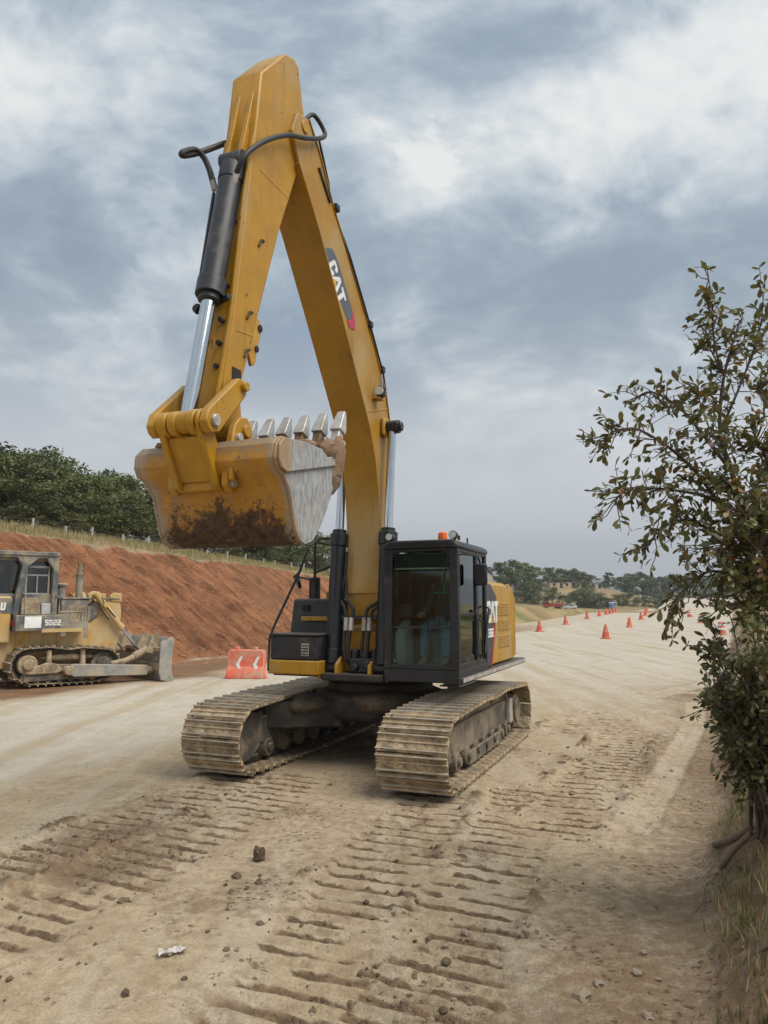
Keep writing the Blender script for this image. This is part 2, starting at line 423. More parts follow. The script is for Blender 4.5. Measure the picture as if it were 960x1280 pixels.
# bucket back: yellow paint scoured to dark rusty steel along the heel
def bucket_mat():
    m, t, b = principled('bucket_paint')
    tcn = t.add('ShaderNodeTexCoord').outputs['Object']
    sp = t.add('ShaderNodeSeparateXYZ'); t.l.new(tcn, sp.inputs[0])
    n1 = t.noise(tcn, 2.2, 7, .62, .5); n2 = t.noise(tcn, 16, 5, .65); n3 = t.noise(tcn, 50, 4)
    base = t.mix(t.step(n1, .3, .7), (.40, .185, .016), (.52, .27, .04))
    base = t.mix(t.step(t.noise(t.scale(tcn, (1, 1, .3)), 5, 7, .68), .48, .68, 0, .75), base, (.27, .17, .085))
    base = t.mix(t.step(t.noise(t.scale(tcn, (1, .25, 3)), 9, 4, .7, .5), .62, .68, 0, .6), base, (.14, .08, .04))
    h = t.math('ADD', sp.outputs[2], t.math('MULTIPLY', n1, -.85))
    h = t.math('ADD', h, t.math('MULTIPLY', n2, -.55))
    h = t.math('ADD', h, t.math('MULTIPLY', t.math('ABSOLUTE', t.math('SUBTRACT', sp.outputs[1], .3)), .26))
    worn = t.step(h, 2.45, 2.60, 1, 0)
    rust = t.mix(t.step(n2, .35, .65), (.030, .019, .013), (.11, .06, .034))
    rust = t.mix(t.step(t.noise(t.scale(tcn, (1, .3, 1)), 14, 4, .7), .60, .68, 0, .6), rust, (.26, .19, .13))
    c = t.mix(worn, base, rust)
    spk = t.math('MULTIPLY', t.step(n3, .56, .62), t.step(h, 2.8, 2.5))
    c = t.mix(spk, c, (.07, .04, .025))
    top = t.step(t.math('ADD', sp.outputs[2], t.math('MULTIPLY', n2, .45)), 3.82, 4.0)
    c = t.mix(top, c, (.25, .185, .125))
    edge = t.step(t.math('ADD', sp.outputs[1], t.math('MULTIPLY', n2, -.45)), -.70, -.82)
    c = t.mix(edge, c, (.34, .27, .2))
    edge2 = t.step(t.math('ADD', sp.outputs[1], t.math('MULTIPLY', n2, .35)), 1.02, 1.12)
    c = t.mix(edge2, c, (.33, .25, .17))
    c = t.mix(t.step(t.noise(tcn, 11, 6, .7), .62, .68), c, (.10, .055, .03))
    t.put(b.inputs['Base Color'], c)
    b.inputs['Specular IOR Level'].default_value = .35
    t.put(b.inputs['Roughness'], t.math('ADD', .42, t.math('MULTIPLY', worn, .35)))
    t.put(b.inputs['Normal'], t.bump(n3, .25, .006))
    return m
M['bucket'] = bucket_mat()
def leaf_mat(name, c1, c2, c3, odd=.06, trans=.25, rough=.5, vscale=0):
    m, t, b = principled(name)
    g = t.add('ShaderNodeNewGeometry'); oi = t.add('ShaderNodeObjectInfo')
    r = t.math('FRACT', t.math('ADD', g.outputs['Random Per Island'], t.math('MULTIPLY', oi.outputs['Random'], 7.31)))
    c = t.mix(r, c1, c2)
    r2 = t.math('FRACT', t.math('MULTIPLY', r, 37.7))
    c = t.mix(t.step(r2, 1 - odd - .01, 1 - odd + .01), c, c3)
    if vscale:
        c = t.mix(1.0, c, t.step(t.noise(t.add('ShaderNodeTexCoord').outputs['Object'], vscale, 3), .35, .65, .75, 1.25), 'MULTIPLY')
        c = t.mix(1.0, c, t.step(oi.outputs['Random'], 0, 1, .8, 1.25), 'MULTIPLY')
    t.put(b.inputs['Base Color'], c); b.inputs['Roughness'].default_value = rough
    if trans:
        tr = t.add('ShaderNodeBsdfTranslucent'); t.put(tr.inputs[0], t.mix(1.0, c, (1.1, 1.0, .6), 'MULTIPLY'))
        ms = t.add('ShaderNodeMixShader'); ms.inputs[0].default_value = trans
        out = [n for n in t.n if n.type == 'OUTPUT_MATERIAL'][0]
        t.l.new(b.outputs[0], ms.inputs[1]); t.l.new(tr.outputs[0], ms.inputs[2]); t.l.new(ms.outputs[0], out.inputs[0])
    return m
M['oak'] = leaf_mat('oak_crown_leaves', (.058, .082, .026), (.155, .172, .058), (.11, .10, .04), .08, .15, .6, .35)
M['pale_tree'] = leaf_mat('pale_crown_leaves', (.065, .085, .028), (.12, .125, .045), (.16, .14, .06), .1, .2, .6, .5)
M['leaf'] = leaf_mat('oak_leaves', (.085, .094, .036), (.20, .185, .075), (.26, .125, .035), .07, .28, .38)
M['bush_leaf'] = leaf_mat('bush_leaves', (.065, .080, .032), (.15, .15, .062), (.2, .13, .05), .04, .25, .45)
M['drygrass'] = leaf_mat('dry_grass', (.27, .215, .10), (.42, .35, .18), (.15, .18, .055), .34, .2, .7)
M['greengrass'] = leaf_mat('green_weeds', (.07, .10, .025), (.13, .15, .045), (.28, .24, .1), .12, .25, .6)

# ------------------------------------------------------------------ ground: one height field, parted along lines of the road
A25 = R(25)
SD = np.array([math.sin(A25), math.cos(A25)]); WD = np.array([math.cos(A25), -math.sin(A25)])
EXC_O = (-0.05, 11.67); EXC_YAW = R(22)
EF = (-math.sin(EXC_YAW), -math.cos(EXC_YAW)); EV = (math.cos(EXC_YAW), -math.sin(EXC_YAW))
def rim_h(s): return np.interp(s, [-60, 0, 12, 20, 30, 40, 60, 80, 100, 125, 160, 4000], [5.6, 5.5, 5.35, 5.15, 4.7, 4.35, 3.2, 1.9, .7, .35, .3, .3])
def toe_w(s): return -20.4 - .5 * (vnoise(np.asarray(s) / 7., np.zeros_like(np.asarray(s, float)), 3) - .5)
def run_len(s): return .6 + rim_h(s) * 1.08
def bank_foot(s): return -.42 + .35 * (fbm(np.asarray(s) / 1.3, np.zeros_like(np.asarray(s, float)), 5, 3) - .5)
TYRES = (([(2.95, 10.1), (2.56, 8.62), (2.2, 7.25)], .13), ([(7.2, 17.6), (5.89, 14.46), (3.74, 10.17), (2.47, 7.74)], .2), ([(5.6, 17.5), (8.2, 20.5), (12.5, 24.5)], .3), ([(5.0, 20), (8.5, 19.2), (11.5, 20.5), (16, 29)], .25))
def prints(X, Y):
    """height, plus loose earth and painted groove shade, of the prints left by crawler tracks"""
    dx = X - EXC_O[0]; dy = Y - EXC_O[1]
    u_ = dx * EF[0] + dy * EF[1]; v_ = dx * EV[0] + dy * EV[1]
    dz = np.zeros_like(u_); loose = np.zeros_like(u_)
    nz = fbm(u_ * 1.1, v_ * 1.1, 51, 3); nf = fbm(u_ * 7, v_ * 5, 53, 3); n1 = fbm(u_ * 3, v_ * 2.2, 58, 3); wob = (fbm(u_ * .6, v_ * .35, 55, 2) - .5) * .3
    for (c0, hw, drift, u0, u1, ph, amp, tilt) in ((-1.0, .45, -.03, 1.7, 9.0, .0, .045, .05), (-.27, .45, .05, 1.6, 7.6, .35, .036, -.03), (1.62, .47, .13, 1.7, 9.3, .1, .055, .03),
                                        (2.62, .45, .08, 1.2, 9.3, .55, .045, -.04), (3.1, .46, -.05, -3.9, 3.6, .2, .040, .0), (3.75, .4, .10, -5.2, 1.0, .7, .030, .06), (2.3, .42, .0, -6., -2.2, .4, .03, .0)):
        vc = c0 + drift * (u_ - 2.5)
        e = np.abs(v_ - vc + .30 * (nf - .5) + .12 * (n1 - .5))
        inside = (1 - sm(hw - .10, hw + .03, e)) * sm(u0 - .3, u0 + .25, u_) * (1 - sm(u1 - .8, u1, u_))
        wear = .55 + .45 * sm(.34, .50, nz + .06 * np.sin(u_ * 2.1 + c0 * 3))
        ph_ = (u_ + tilt * (v_ - vc) + wob * .16 + .022 * (n1 - .5)) / .235 + ph
        fr = ph_ - np.floor(ph_)
        groove = np.exp(-((fr - .5) / .17) ** 4); ridge = np.exp(-((fr - .80) / .12) ** 2)
        k = (.55 + .9 * n1)
        bar = -groove * .60 * k + ridge * .10 * k + .36 * (fr - .5) * (1 - groove) - .35 * np.exp(-((fr - .02) / .06) ** 2) * k
        dz = dz * (1 - inside) + inside * (bar * 1.0 * amp * wear - .022)
        loose = loose * (1 - inside) + inside * np.clip(np.exp(-((fr - .47) / .19) ** 4) * 1.25 * sm(.27, .47, nf * .65 + n1 * .35) * (.5 + .6 * wear), 0, 1)  # dark bands in the grooves stand in for their shade, mixed with loose earth
        berm = np.exp(-((e - hw - .05) / .08) ** 2) * sm(u0, u0 + .4, u_) * (1 - sm(u1 - .8, u1, u_))
        bk_ = sm(.45, .70, fbm(u_ * 2.2 + c0, v_ * 1.2, 57, 3)) * np.clip(.2 + 3.2 * (nf - .36), 0, 2.2)
        dz = dz + berm * .038 * bk_; loose = np.maximum(loose, np.clip(berm * bk_ * .8, 0, 1))
    return dz + (.018 * (nf - .5) + .034 * (fbm(u_ * 20, v_ * 20, 59, 2) - .5)) * (.3 + np.clip(loose * 2, 0, 1.2)), loose
def terrain(X, Y):
    X = np.asarray(X, float); Y = np.asarray(Y, float)
    s = X * SD[0] + Y * SD[1]; w_ = X * WD[0] + Y * WD[1]
    z = np.interp(s, [-100, 50, 80, 118, 150, 185, 225, 262, 290, 340, 420, 5000], [0, 0, .28, .95, -.7, -1.0, 1.0, 3.6, 4.4, 3.0, 1.0, 0])
    z = np.where(s > 45, np.interp(s, [45, 60, 80, 100, 118, 132, 150, 185, 225, 262, 290, 340, 420, 5000], [0, .08, .3, .66, .95, .7, -.6, -1.0, 1.0, 3.6, 4.4, 3.0, 1.0, 0]), 0)
    road = z + .05 * (fbm(X / 3., Y / 3., 11) - .5) + .02 * (fbm(X / .6, Y / .6, 13) - .5) + .018 * (fbm(X / .16, Y / .16, 14, 3) - .5) * (1 - sm(14, 20, s))
    # left cut
    t = toe_w(s) - w_; H = rim_h(s); run = run_len(s)
    q = np.clip(t / run, 0, 1)
    rill = (fbm((s + .3 * t) / .42, t / 6., 21, 3) - .5) * .8 + (fbm(s / 2.2, t / 3., 24, 3) - .5) * .9
    cut = H * (q * .93 + .07 * sm(0, 1, q)) + rill * .55 * np.clip(H / 4.5, .1, 1) * sm(0, .1, q) * (1 - sm(.82, 1., q)) + .30 * (fbm(s / .5, t / .5, 27, 4) - .5) * (q > 0)
    k = np.interp(s, [-60, 60, 95, 220, 4000], [.19, .18, .055, .01, .01])
    b = np.clip(t - run, 0, None)
    beyond = k * np.minimum(b, 12) + k * .45 * np.clip(b - 12, 0, 60) + .15 * (fbm(s / 5., w_ / 5., 31) - .5) * sm(0, 2, b)
    tl = sm(-1.0, 0, t)
    left = road * (1 - tl) + tl * np.where(s > 118, road * .0, road) + cut + beyond
    # far hillside that carries the houses and the ridge trees
    az = np.degrees(np.arctan2(X, np.maximum(Y, 1)))
    hill = 8.6 * sm(238, 325, Y) * (1 - .62 * sm(15.5, 21, az)) * sm(-25, 5, az)
    hill = hill + .8 * (fbm(X / 28., Y / 28., 37) - .5) * sm(120, 200, Y)
    z = np.where(t > -1.0, left, road)
    z = z + np.where(w_ < -16, hill * sm(-16, -30, w_), 0)
    # right verge: a low crumbling bank
    f = bank_foot(s)
    near = 1 - sm(40, 60, s)
    bk = .95 * sm(0, 1.15, w_ - f) + .10 * np.clip(w_ - f - .9, 0, 8)
    bk = bk + .28 * (fbm(X / .35, Y / .35, 41, 4) - .5) * sm(.05, .5, w_ - f) + .07 * (fbm(X / .08, Y / .08, 43, 3) - .5) * sm(.0, .3, w_ - f)
    z = z + bk * (near * .97 + .03)
    z = z - np.where((w_ > 12) & (s > 60), np.clip((w_ - 12) * .05, 0, 3.5) * sm(60, 120, s), 0)
    # prints left by the crawler tracks in front of and beside the machine
    m = (X > -9) & (X < 9) & (Y > 2) & (Y < 20)
    if m.any():
        dz, _ = prints(X[m], Y[m])
        z = np.array(z); z[m] = z[m] + dz
    # tyre tracks
    for pts, hw in TYRES:
        for (ax, ay), (bx, by) in zip(pts[:-1], pts[1:]):
            L = math.hypot(bx - ax, by - ay); ex, ey = (bx - ax) / L, (by - ay) / L
            al = (X - ax) * ex + (Y - ay) * ey; ac = (X - ax) * ey - (Y - ay) * ex
            ins = (1 - sm(hw * .85, hw * 1.05, np.abs(ac))) * ((al > -.02) & (al < L + .02))
            z = z + ins * sm(0, .5, al) * (-.012 + .006 * np.cos(ac / hw * 3.14159 * 3) + .003 * np.sin(al * 40)) + .010 * np.exp(-((np.abs(ac) - hw * 1.2) / .06) ** 2) * sm(0, .5, al) * (al < L)
    return z
def zones(X, Y):
    """where the red earth (R), grass (G), loose brown earth with painted groove shade (B) and pale ground-up dust (A) lie"""
    s = X * SD[0] + Y * SD[1]; w_ = X * WD[0] + Y * WD[1]
    t = toe_w(s) - w_; run = run_len(s); f = bank_foot(s)
    n = fbm(X / 2.4, Y / 2.4, 61) - .5; n2 = fbm(X / .5, Y / .5, 63) - .5
    red = sm(-1.2, .2, t + 2.4 * n) * (1 - sm(-.3, .5, t - run + 1.4 * n + .6 * n2)) * (rim_h(s) > .5)
    fp = sm(235, 285, s) * (1 - sm(-3, 8, np.abs(w_ - 4) - 26 + 20 * n))                     # far embankment: red band on its top edge
    red = red * np.interp(s, [0, 62, 92, 5000], [1, 1, .3, .3])
    red = np.maximum(red, sm(284, 291, s) * (1 - sm(330, 350, s)) * (1 - sm(30, 45, np.abs(w_))))
    toe = sm(-6.5, -4.0, t + 2.5 * n) * (1 - sm(-1, 0, t))
    red = np.maximum(red, toe * .45)
    grass = sm(-.3, .7, t - run + 1.4 * n + .8 * n2)
    grass = np.where((s > 118) & (w_ < -16), np.maximum(grass, sm(-16, -20, w_)), grass)
    grass = np.maximum(grass, sm(60, 84, s + 8 * n) * sm(-1.5, .5, t + n)); red = red * (1 - .8 * sm(60, 84, s + 8 * n))
    toe = toe * (1 - .7 * sm(40, 70, s))
    wf = w_ - f
    bank = sm(.0, .25, wf + .3 * n2)
    brown = np.maximum(toe * .6, bank * .55)
    side = sm(-2.6, -.1, wf + 1.6 * n) * (1 - sm(20, 32, s))
    brown = np.maximum(brown, side * .52)
    dx = X - EXC_O[0]; dy = Y - EXC_O[1]
    u = dx * EF[0] + dy * EF[1]; v = dx * EV[0] + dy * EV[1]
    churn = sm(-5, -1, u) * (1 - sm(9, 12, u)) * sm(-2.2, -1.2, v + 1.2 * n) * (1 - sm(3.6, 4.6, v + 1.2 * n))
    brown = np.maximum(brown, churn * np.clip(.24 + .9 * n + .5 * n2, 0, .65))
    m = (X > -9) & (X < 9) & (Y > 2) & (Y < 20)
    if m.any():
        _, loose_shade = prints(X[m], Y[m]); brown = np.array(brown); brown[m] = np.maximum(brown[m], loose_shade * .8)  # painted groove shade and loose earth both go into the brown
    red = np.maximum(red, bank * .42 * np.clip(.6 + 2 * n, 0, 1)); red = np.maximum(red, side * .35 * np.clip(.5 + 2 * n, 0, 1))
    grass = np.maximum(grass, sm(.30, .75, wf + .5 * n + .5 * n2) * .7)
    grass = np.maximum(grass, sm(-.5, 3, wf) * sm(40, 55, s))
    grass = np.where((s > 225) & (np.abs(w_) < 26), 0, grass)
    pale = sm(13, 30, s + 6 * n) * (1 - brown * .7) * (1 - grass) * (1 - red)
    left = sm(-3.0, -4.2, v + .5 * n) * (1 - sm(-15, -17, w_))
    pale = np.maximum(pale, left * 1.0 * (1 - toe))
    for pts, hw in TYRES:
        for (ax, ay), (bx, by) in zip(pts[:-1], pts[1:]):
            L = math.hypot(bx - ax, by - ay); ex, ey = (bx - ax) / L, (by - ay) / L
            al = (X - ax) * ex + (Y - ay) * ey; ac = (X - ax) * ey - (Y - ay) * ex
            ins = (1 - sm(hw * .8, hw * 1.15, np.abs(ac) + .06 * n2)) * sm(-.1, .4, al) * (1 - sm(L - .1, L + .15, al)) * np.clip(.35 + 1.6 * (n + .3), .1, 1)
            rib = .5 + .5 * np.cos(ac / hw * math.pi * 3)
            pale = np.maximum(pale, ins * (.16 + .16 * rib)); brown = brown * (1 - ins * .6); red = red * (1 - ins * .5)
    return np.stack([red, grass, brown, pale], -1)
def ground_mat():
    m, t, b = principled('bare_earth')
    pos = t.add('ShaderNodeNewGeometry').outputs['Position']
    at = t.add('ShaderNodeVertexColor'); at.layer_name = 'zone'
    sp = t.add('ShaderNodeSeparateColor'); t.l.new(at.outputs[0], sp.inputs[0])
    zr, zg, zb, za = sp.outputs[0], sp.outputs[1], sp.outputs[2], at.outputs[1]
    nb = t.noise(pos, .35, 6, .6); nm = t.noise(pos, 1.7, 7, .62, .3); nf = t.noise(pos, 9, 7, .68); ng = t.noise(pos, 60, 5, .7)
    sand = t.mix(t.step(nm, .3, .7), (.37, .285, .185), (.47, .375, .255))
    sand = t.mix(t.step(nf, .42, .62, 0, .5), sand, (.27, .19, .112))
    sand = t.mix(t.step(nb, .5, .68, 0, .45), sand, (.44, .335, .20))
    pale = t.mix(t.step(nm, .32, .68), (.43, .38, .305), (.51, .455, .375))
    pale = t.mix(t.step(t.noise(t.scale(pos, (1, 1, 1)), .9, 5, .6), .5, .7, 0, .6), pale, (.47, .39, .28))
    mp = t.add('ShaderNodeMapping'); t.put(mp.inputs[0], pos); mp.inputs[2].default_value = (0, 0, A25); mp.inputs[3].default_value = (1.1, .07, 1)
    st = t.noise(mp.outputs[0], 1.6, 5, .6, .25)
    pale = t.mix(t.step(st, .50, .66, 0, .75), pale, (.40, .31, .20))
    pale = t.mix(t.step(st, .36, .46, .5, 0), pale, (.58, .545, .48))
    c = t.mix(za, sand, pale)
    c = t.mix(t.math('MULTIPLY', t.step(st, .42, .5, .35, 0), 1.0), c, (.46, .40, .31))
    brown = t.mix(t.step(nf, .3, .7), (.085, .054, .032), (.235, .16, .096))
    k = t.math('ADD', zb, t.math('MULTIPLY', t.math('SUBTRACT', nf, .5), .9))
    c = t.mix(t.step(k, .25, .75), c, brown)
    mr = t.add('ShaderNodeMapping'); t.put(mr.inputs[0], pos); mr.inputs[2].default_value = (0, 0, A25 + R(14)); mr.inputs[3].default_value = (.22, 1.5, .3)
    rs = t.math('ADD', t.math('MULTIPLY', t.noise(mr.outputs[0], 1.7, 7, .66, .3), .6), t.math('MULTIPLY', t.noise(pos, .9, 6, .65), .4))
    red = t.mix(t.step(rs, .36, .63), (.14, .056, .026), (.43, .19, .09))
    red = t.mix(t.step(t.noise(pos, 4.0, 7, .7), .54, .64, 0, .7), red, (.12, .05, .026))
    red = t.mix(t.step(nf, .58, .70, 0, .65), red, (.42, .24, .13))
    red = t.mix(t.step(nb, .5, .7, 0, .5), red, (.25, .135, .065))
    k = t.math('ADD', zr, t.math('MULTIPLY', t.math('SUBTRACT', nm, .5), .5))
    c = t.mix(t.step(k, .12, .8), c, red)
    dry = t.mix(t.step(nf, .3, .7), (.23, .165, .075), (.40, .31, .165))
    dry = t.mix(t.step(nb, .48, .60, 0, .8), dry, (.13, .145, .05))
    dry = t.mix(t.step(t.noise(pos, .06, 4), .45, .62, 0, .7), dry, (.24, .15, .085))
    k = t.math('ADD', zg, t.math('MULTIPLY', t.math('SUBTRACT', nf, .5), .6))
    c = t.mix(t.step(k, .35, .65), c, dry)
    c = t.mix(1.0, c, t.step(ng, .25, .75, .80, 1.18), 'MULTIPLY')
    # small stones and crumbs
    vo = t.add('ShaderNodeTexVoronoi'); t.put(vo.inputs['Vector'], pos); vo.inputs['Scale'].default_value = 26
    cr = t.math('MULTIPLY', t.step(vo.outputs['Distance'], .16, .24, 1, 0), t.step(t.noise(pos, 2.5, 3), .5, .62))
    v2 = t.add('ShaderNodeTexVoronoi'); t.put(v2.inputs['Vector'], t.vmath('ADD', pos, t.vmath('MULTIPLY', t.noise(pos, 30, 3, .6, col=True), (.05, .05, .05)))); v2.inputs['Scale'].default_value = 15
    cr2 = t.math('MULTIPLY', t.step(v2.outputs['Distance'], .22, .34, 1, 0), t.step(t.math('ADD', t.noise(pos, 1.6, 4, .6), t.math('MULTIPLY', zb, .25)), .60, .70))
    c = t.mix(t.math('MULTIPLY', cr2, .75), c, (.12, .078, .046))
    blot = t.step(t.noise(pos, 3.4, 8, .74, .5), .55, .66, 0, .55)
    c = t.mix(t.math('MULTIPLY', blot, t.math('SUBTRACT', 1.0, t.math('MULTIPLY', za, .6))), c, (.21, .145, .085))
    c = t.mix(t.math('MULTIPLY', cr, .7), c, t.mix(t.noise(pos, 14, 2), (.09, .06, .035), (.42, .36, .28)))
    t.put(b.inputs['Base Color'], c); b.inputs['Roughness'].default_value = .95
    b.inputs['Specular IOR Level'].default_value = .2
    hgt = t.math('ADD', t.math('MULTIPLY', nf, .6), t.math('ADD', t.math('MULTIPLY', ng, .25), t.math('ADD', t.math('MULTIPLY', cr, .25), t.math('MULTIPLY', cr2, .6))))
    nbm = t.bump(t.math('MULTIPLY', t.math('ADD', rs, t.math('MULTIPLY', nf, .5)), zr), .8, .35)
    t.put(b.inputs['Normal'], t.bump(hgt, .75, .045, nbm))
    return m
M['ground'] = ground_mat()
def geo(a, b, n): return list(np.geomspace(a, b, n))
s_rows = np.array(sorted(set([round(float(x), 4) for x in
    [-d for d in geo(2, 200, 14)] + list(np.arange(-1.5, 2.2, .4)) + list(np.arange(2.4, 3.8, .05)) + list(np.arange(3.8, 11.5, .020)) + list(np.arange(11.52, 15.0, .030)) + list(np.cumsum([15.0] + list(np.linspace(.035, .26, 150)))) + list(np.arange(37.5, 125, .55)) +
    list(np.arange(126, 400, 4.)) + geo(410, 6000, 26)])))
w_left = -20.4 - 6.6
w_cols = np.array(sorted(set([round(float(x), 4) for x in
    [-27 - d for d in geo(.8, 5000, 70)] + list(np.arange(-27, -13.99, .16)) + list(np.arange(-14, -8.0, .09)) + list(np.arange(-8, 1.5, .038)) + list(np.arange(1.55, 5, .12)) + [5 + d for d in geo(.4, 5000, 50)]])))
GS, GW = np.meshgrid(s_rows, w_cols, indexing='ij')
GX = GS * SD[0] + GW * WD[0]; GY = GS * SD[1] + GW * WD[1]
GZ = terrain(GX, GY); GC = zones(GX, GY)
def sheet(name, c0, c1):
    a = int(np.argmin(abs(w_cols - c0))); b = int(np.argmin(abs(w_cols - c1))) + 1
    X = GX[:, a:b]; Y = GY[:, a:b]; Z = GZ[:, a:b]; C = GC[:, a:b]
    nr, nc = X.shape
    co = np.stack([X, Y, Z], -1).reshape(-1, 3).astype(np.float32)
    i = (np.arange(nr - 1)[:, None] * nc + np.arange(nc - 1)[None]).ravel()
    fs = np.stack([i, i + nc, i + nc + 1, i + 1], -1)[:, ::-1].astype(np.int32)
    # keep the up side up
    me = bpy.data.meshes.new(name)
    me.vertices.add(len(co)); me.vertices.foreach_set('co', co.ravel())
    me.loops.add(fs.size); me.loops.foreach_set('vertex_index', fs.ravel())
    me.polygons.add(len(fs)); me.polygons.foreach_set('loop_start', np.arange(0, fs.size, 4, dtype=np.int32))
    me.polygons.foreach_set('loop_total', np.full(len(fs), 4, np.int32))
    me.update(calc_edges=True)
    if me.polygons[0].normal.z < 0: me.flip_normals()
    me.polygons.foreach_set('use_smooth', [True] * len(fs))
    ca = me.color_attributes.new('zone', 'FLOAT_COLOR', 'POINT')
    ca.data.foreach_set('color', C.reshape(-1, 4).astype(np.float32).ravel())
    me.materials.append(M['ground'])
    o = bpy.data.objects.new(name, me); col.objects.link(o)
    o['kind'] = 'structure'
    return o
WC = lambda x: float(w_cols[int(np.argmin(abs(w_cols - x)))])
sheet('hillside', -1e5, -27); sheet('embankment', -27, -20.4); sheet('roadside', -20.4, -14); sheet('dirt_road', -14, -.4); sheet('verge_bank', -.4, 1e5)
def gz(x, y): return float(terrain(np.array([float(x)]), np.array([float(y)]))[0])
def sw(s, w_): return (float(s * SD[0] + w_ * WD[0]), float(s * SD[1] + w_ * WD[1]))

# hazy mountains far beyond the ridge
mm = MB()
for k, (r0, hmax, sd_) in enumerate(((3600, 120, 71), (5200, 230, 75))):
    az = np.radians(np.linspace(-55, 60, 90))
    h = hmax * (.35 + .9 * fbm(np.degrees(az) / 9., np.zeros_like(az), sd_, 4))
    vs = []; fs = []
    for i, a in enumerate(az):
        for q, (dr, hh) in enumerate(((-700, -5), (-250, .62), (0, 1.), (500, -5))):
            r = r0 + dr; zz0 = hh * h[i] if hh > 0 else -10
            vs.append((r * math.sin(a), r * math.cos(a), zz0))
    for i in range(len(az) - 1):
        for q in range(3): fs.append((i*4+q, (i+1)*4+q, (i+1)*4+q+1, i*4+q+1))
    mm.add(vs, fs)
M['mountain'] = surf('far_slopes', (.06, .075, .05), .95, dirt=(.12, .10, .06), amt=.5, dscale=.004, bump=0)
tag(mm.build('distant_mountains', M['mountain'], smooth=60), kind='structure')

# ------------------------------------------------------------------ lettering
GLY = {
 'C': [(0,.16),(.13,0),(.55,0),(.68,.13),(.68,.37),(.44,.37),(.44,.2),(.24,.2),(.24,.8),(.44,.8),(.44,.63),(.68,.63),(.68,.87),(.55,1),(.13,1),(0,.84)],
 'A': [(0,0),(.26,0),(.46,.66),(.66,0),(.92,0),(.60,1),(.32,1)],
 'T': [(0,1),(0,.78),(.24,.78),(.24,0),(.5,0),(.5,.78),(.74,.78),(.74,1)],
 'E': [(0,0),(.58,0),(.58,.2),(.22,.2),(.22,.4),(.5,.4),(.5,.6),(.22,.6),(.22,.8),(.58,.8),(.58,1),(0,1)],
 '3': [(0,1),(0,.8),(.38,.8),(.38,.6),(.1,.6),(.1,.4),(.38,.4),(.38,.2),(0,.2),(0,0),(.6,0),(.6,1)],
 '6': [(0,0),(.6,0),(.6,.6),(.22,.6),(.22,.42),(.4,.42),(.4,.18),(.2,.18),(.2,.8),(.58,.8),(.58,1),(0,1)],
 'S': [(0,0),(.6,0),(.6,.6),(.22,.6),(.22,.8),(.6,.8),(.6,1),(0,1),(0,.4),(.38,.4),(.38,.2),(0,.2)],
 'D': [(0,0),(.45,0),(.6,.15),(.6,.85),(.45,1),(0,1),(0,.51),(.2,.51),(.2,.8),(.38,.8),(.4,.7),(.4,.3),(.38,.2),(.2,.2),(.2,.49),(0,.49)],
 '2': [(0,0),(.6,0),(.6,.2),(.22,.2),(.22,.4),(.6,.4),(.6,1),(0,1),(0,.8),(.38,.8),(.38,.6),(0,.6)],
 'U': [(0,1),(0,.1),(.1,0),(.5,0),(.6,.1),(.6,1),(.38,1),(.38,.2),(.22,.2),(.22,1)],
}
WID = {'C': .72, 'A': .90, 'T': .80}
def letters(txt, o, xd, yd, size, lo, hi, slant=0., gap=.06, ax='y'):
    """letter prisms on a plane across y: o, xd, yd are (x, z) vectors"""
    m = MB(); cx_ = 0
    for ch in txt:
        prof = []
        for px_, py_ in GLY[ch]:
            a = (cx_ + px_ + slant * py_) * size; b = py_ * size
            prof.append((o[0] + xd[0]*a + yd[0]*b, o[1] + xd[1]*a + yd[1]*b))
        m.prism(prof, lo, hi, ax)
        cx_ += WID.get(ch, .64) + gap
    return m

def lump(name, c, r, mat_, parent, seed, sub=2):
    bm = bmesh.new(); bmesh.ops.create_icosphere(bm, subdivisions=sub, radius=1)
    q = np.array([v.co[:] for v in bm.verts])
    k = fbm(q[:, 0] * 1.6 + seed, q[:, 1] * 1.6 + q[:, 2] * 1.9, seed, 3)
    for v, kk in zip(bm.verts, k): v.co = Vector((v.co.x * r[0], v.co.y * r[1], v.co.z * r[2])) * (.62 + .8 * kk)
    me = bpy.data.meshes.new(name); bm.to_mesh(me); bm.free(); me.materials.append(mat_)
    me.polygons.foreach_set('use_smooth', [True] * len(me.polygons))
    o = bpy.data.objects.new(name, me); col.objects.link(o); o.location = c
    if parent: o.parent = parent
    return o
# ------------------------------------------------------------------ crawler loop helper
def loop_points(path, pitch):
    """evenly spaced points and tangents along a closed (x,z) path"""
    p = np.array(path + [path[0]], float); d = np.hypot(*(p[1:] - p[:-1]).T); c = np.concatenate([[0], np.cumsum(d)])
    n = int(round(c[-1] / pitch)); out = []
    for k in range(n):
        q = c[-1] * k / n
        a = [np.interp((q + e) % c[-1], c, p[:, i]) for e in (-.05, .05) for i in (0, 1)]
        out.append((np.interp(q, c, p[:, 0]), np.interp(q, c, p[:, 1]), math.atan2(a[3] - a[1], a[2] - a[0])))
    return out, c[-1] / n
def arc(cx_, cz, r, a0, a1, n=10): return [(cx_ + r * math.cos(R(a0 + (a1 - a0) * k / n)), cz + r * math.sin(R(a0 + (a1 - a0) * k / n))) for k in range(n + 1)]

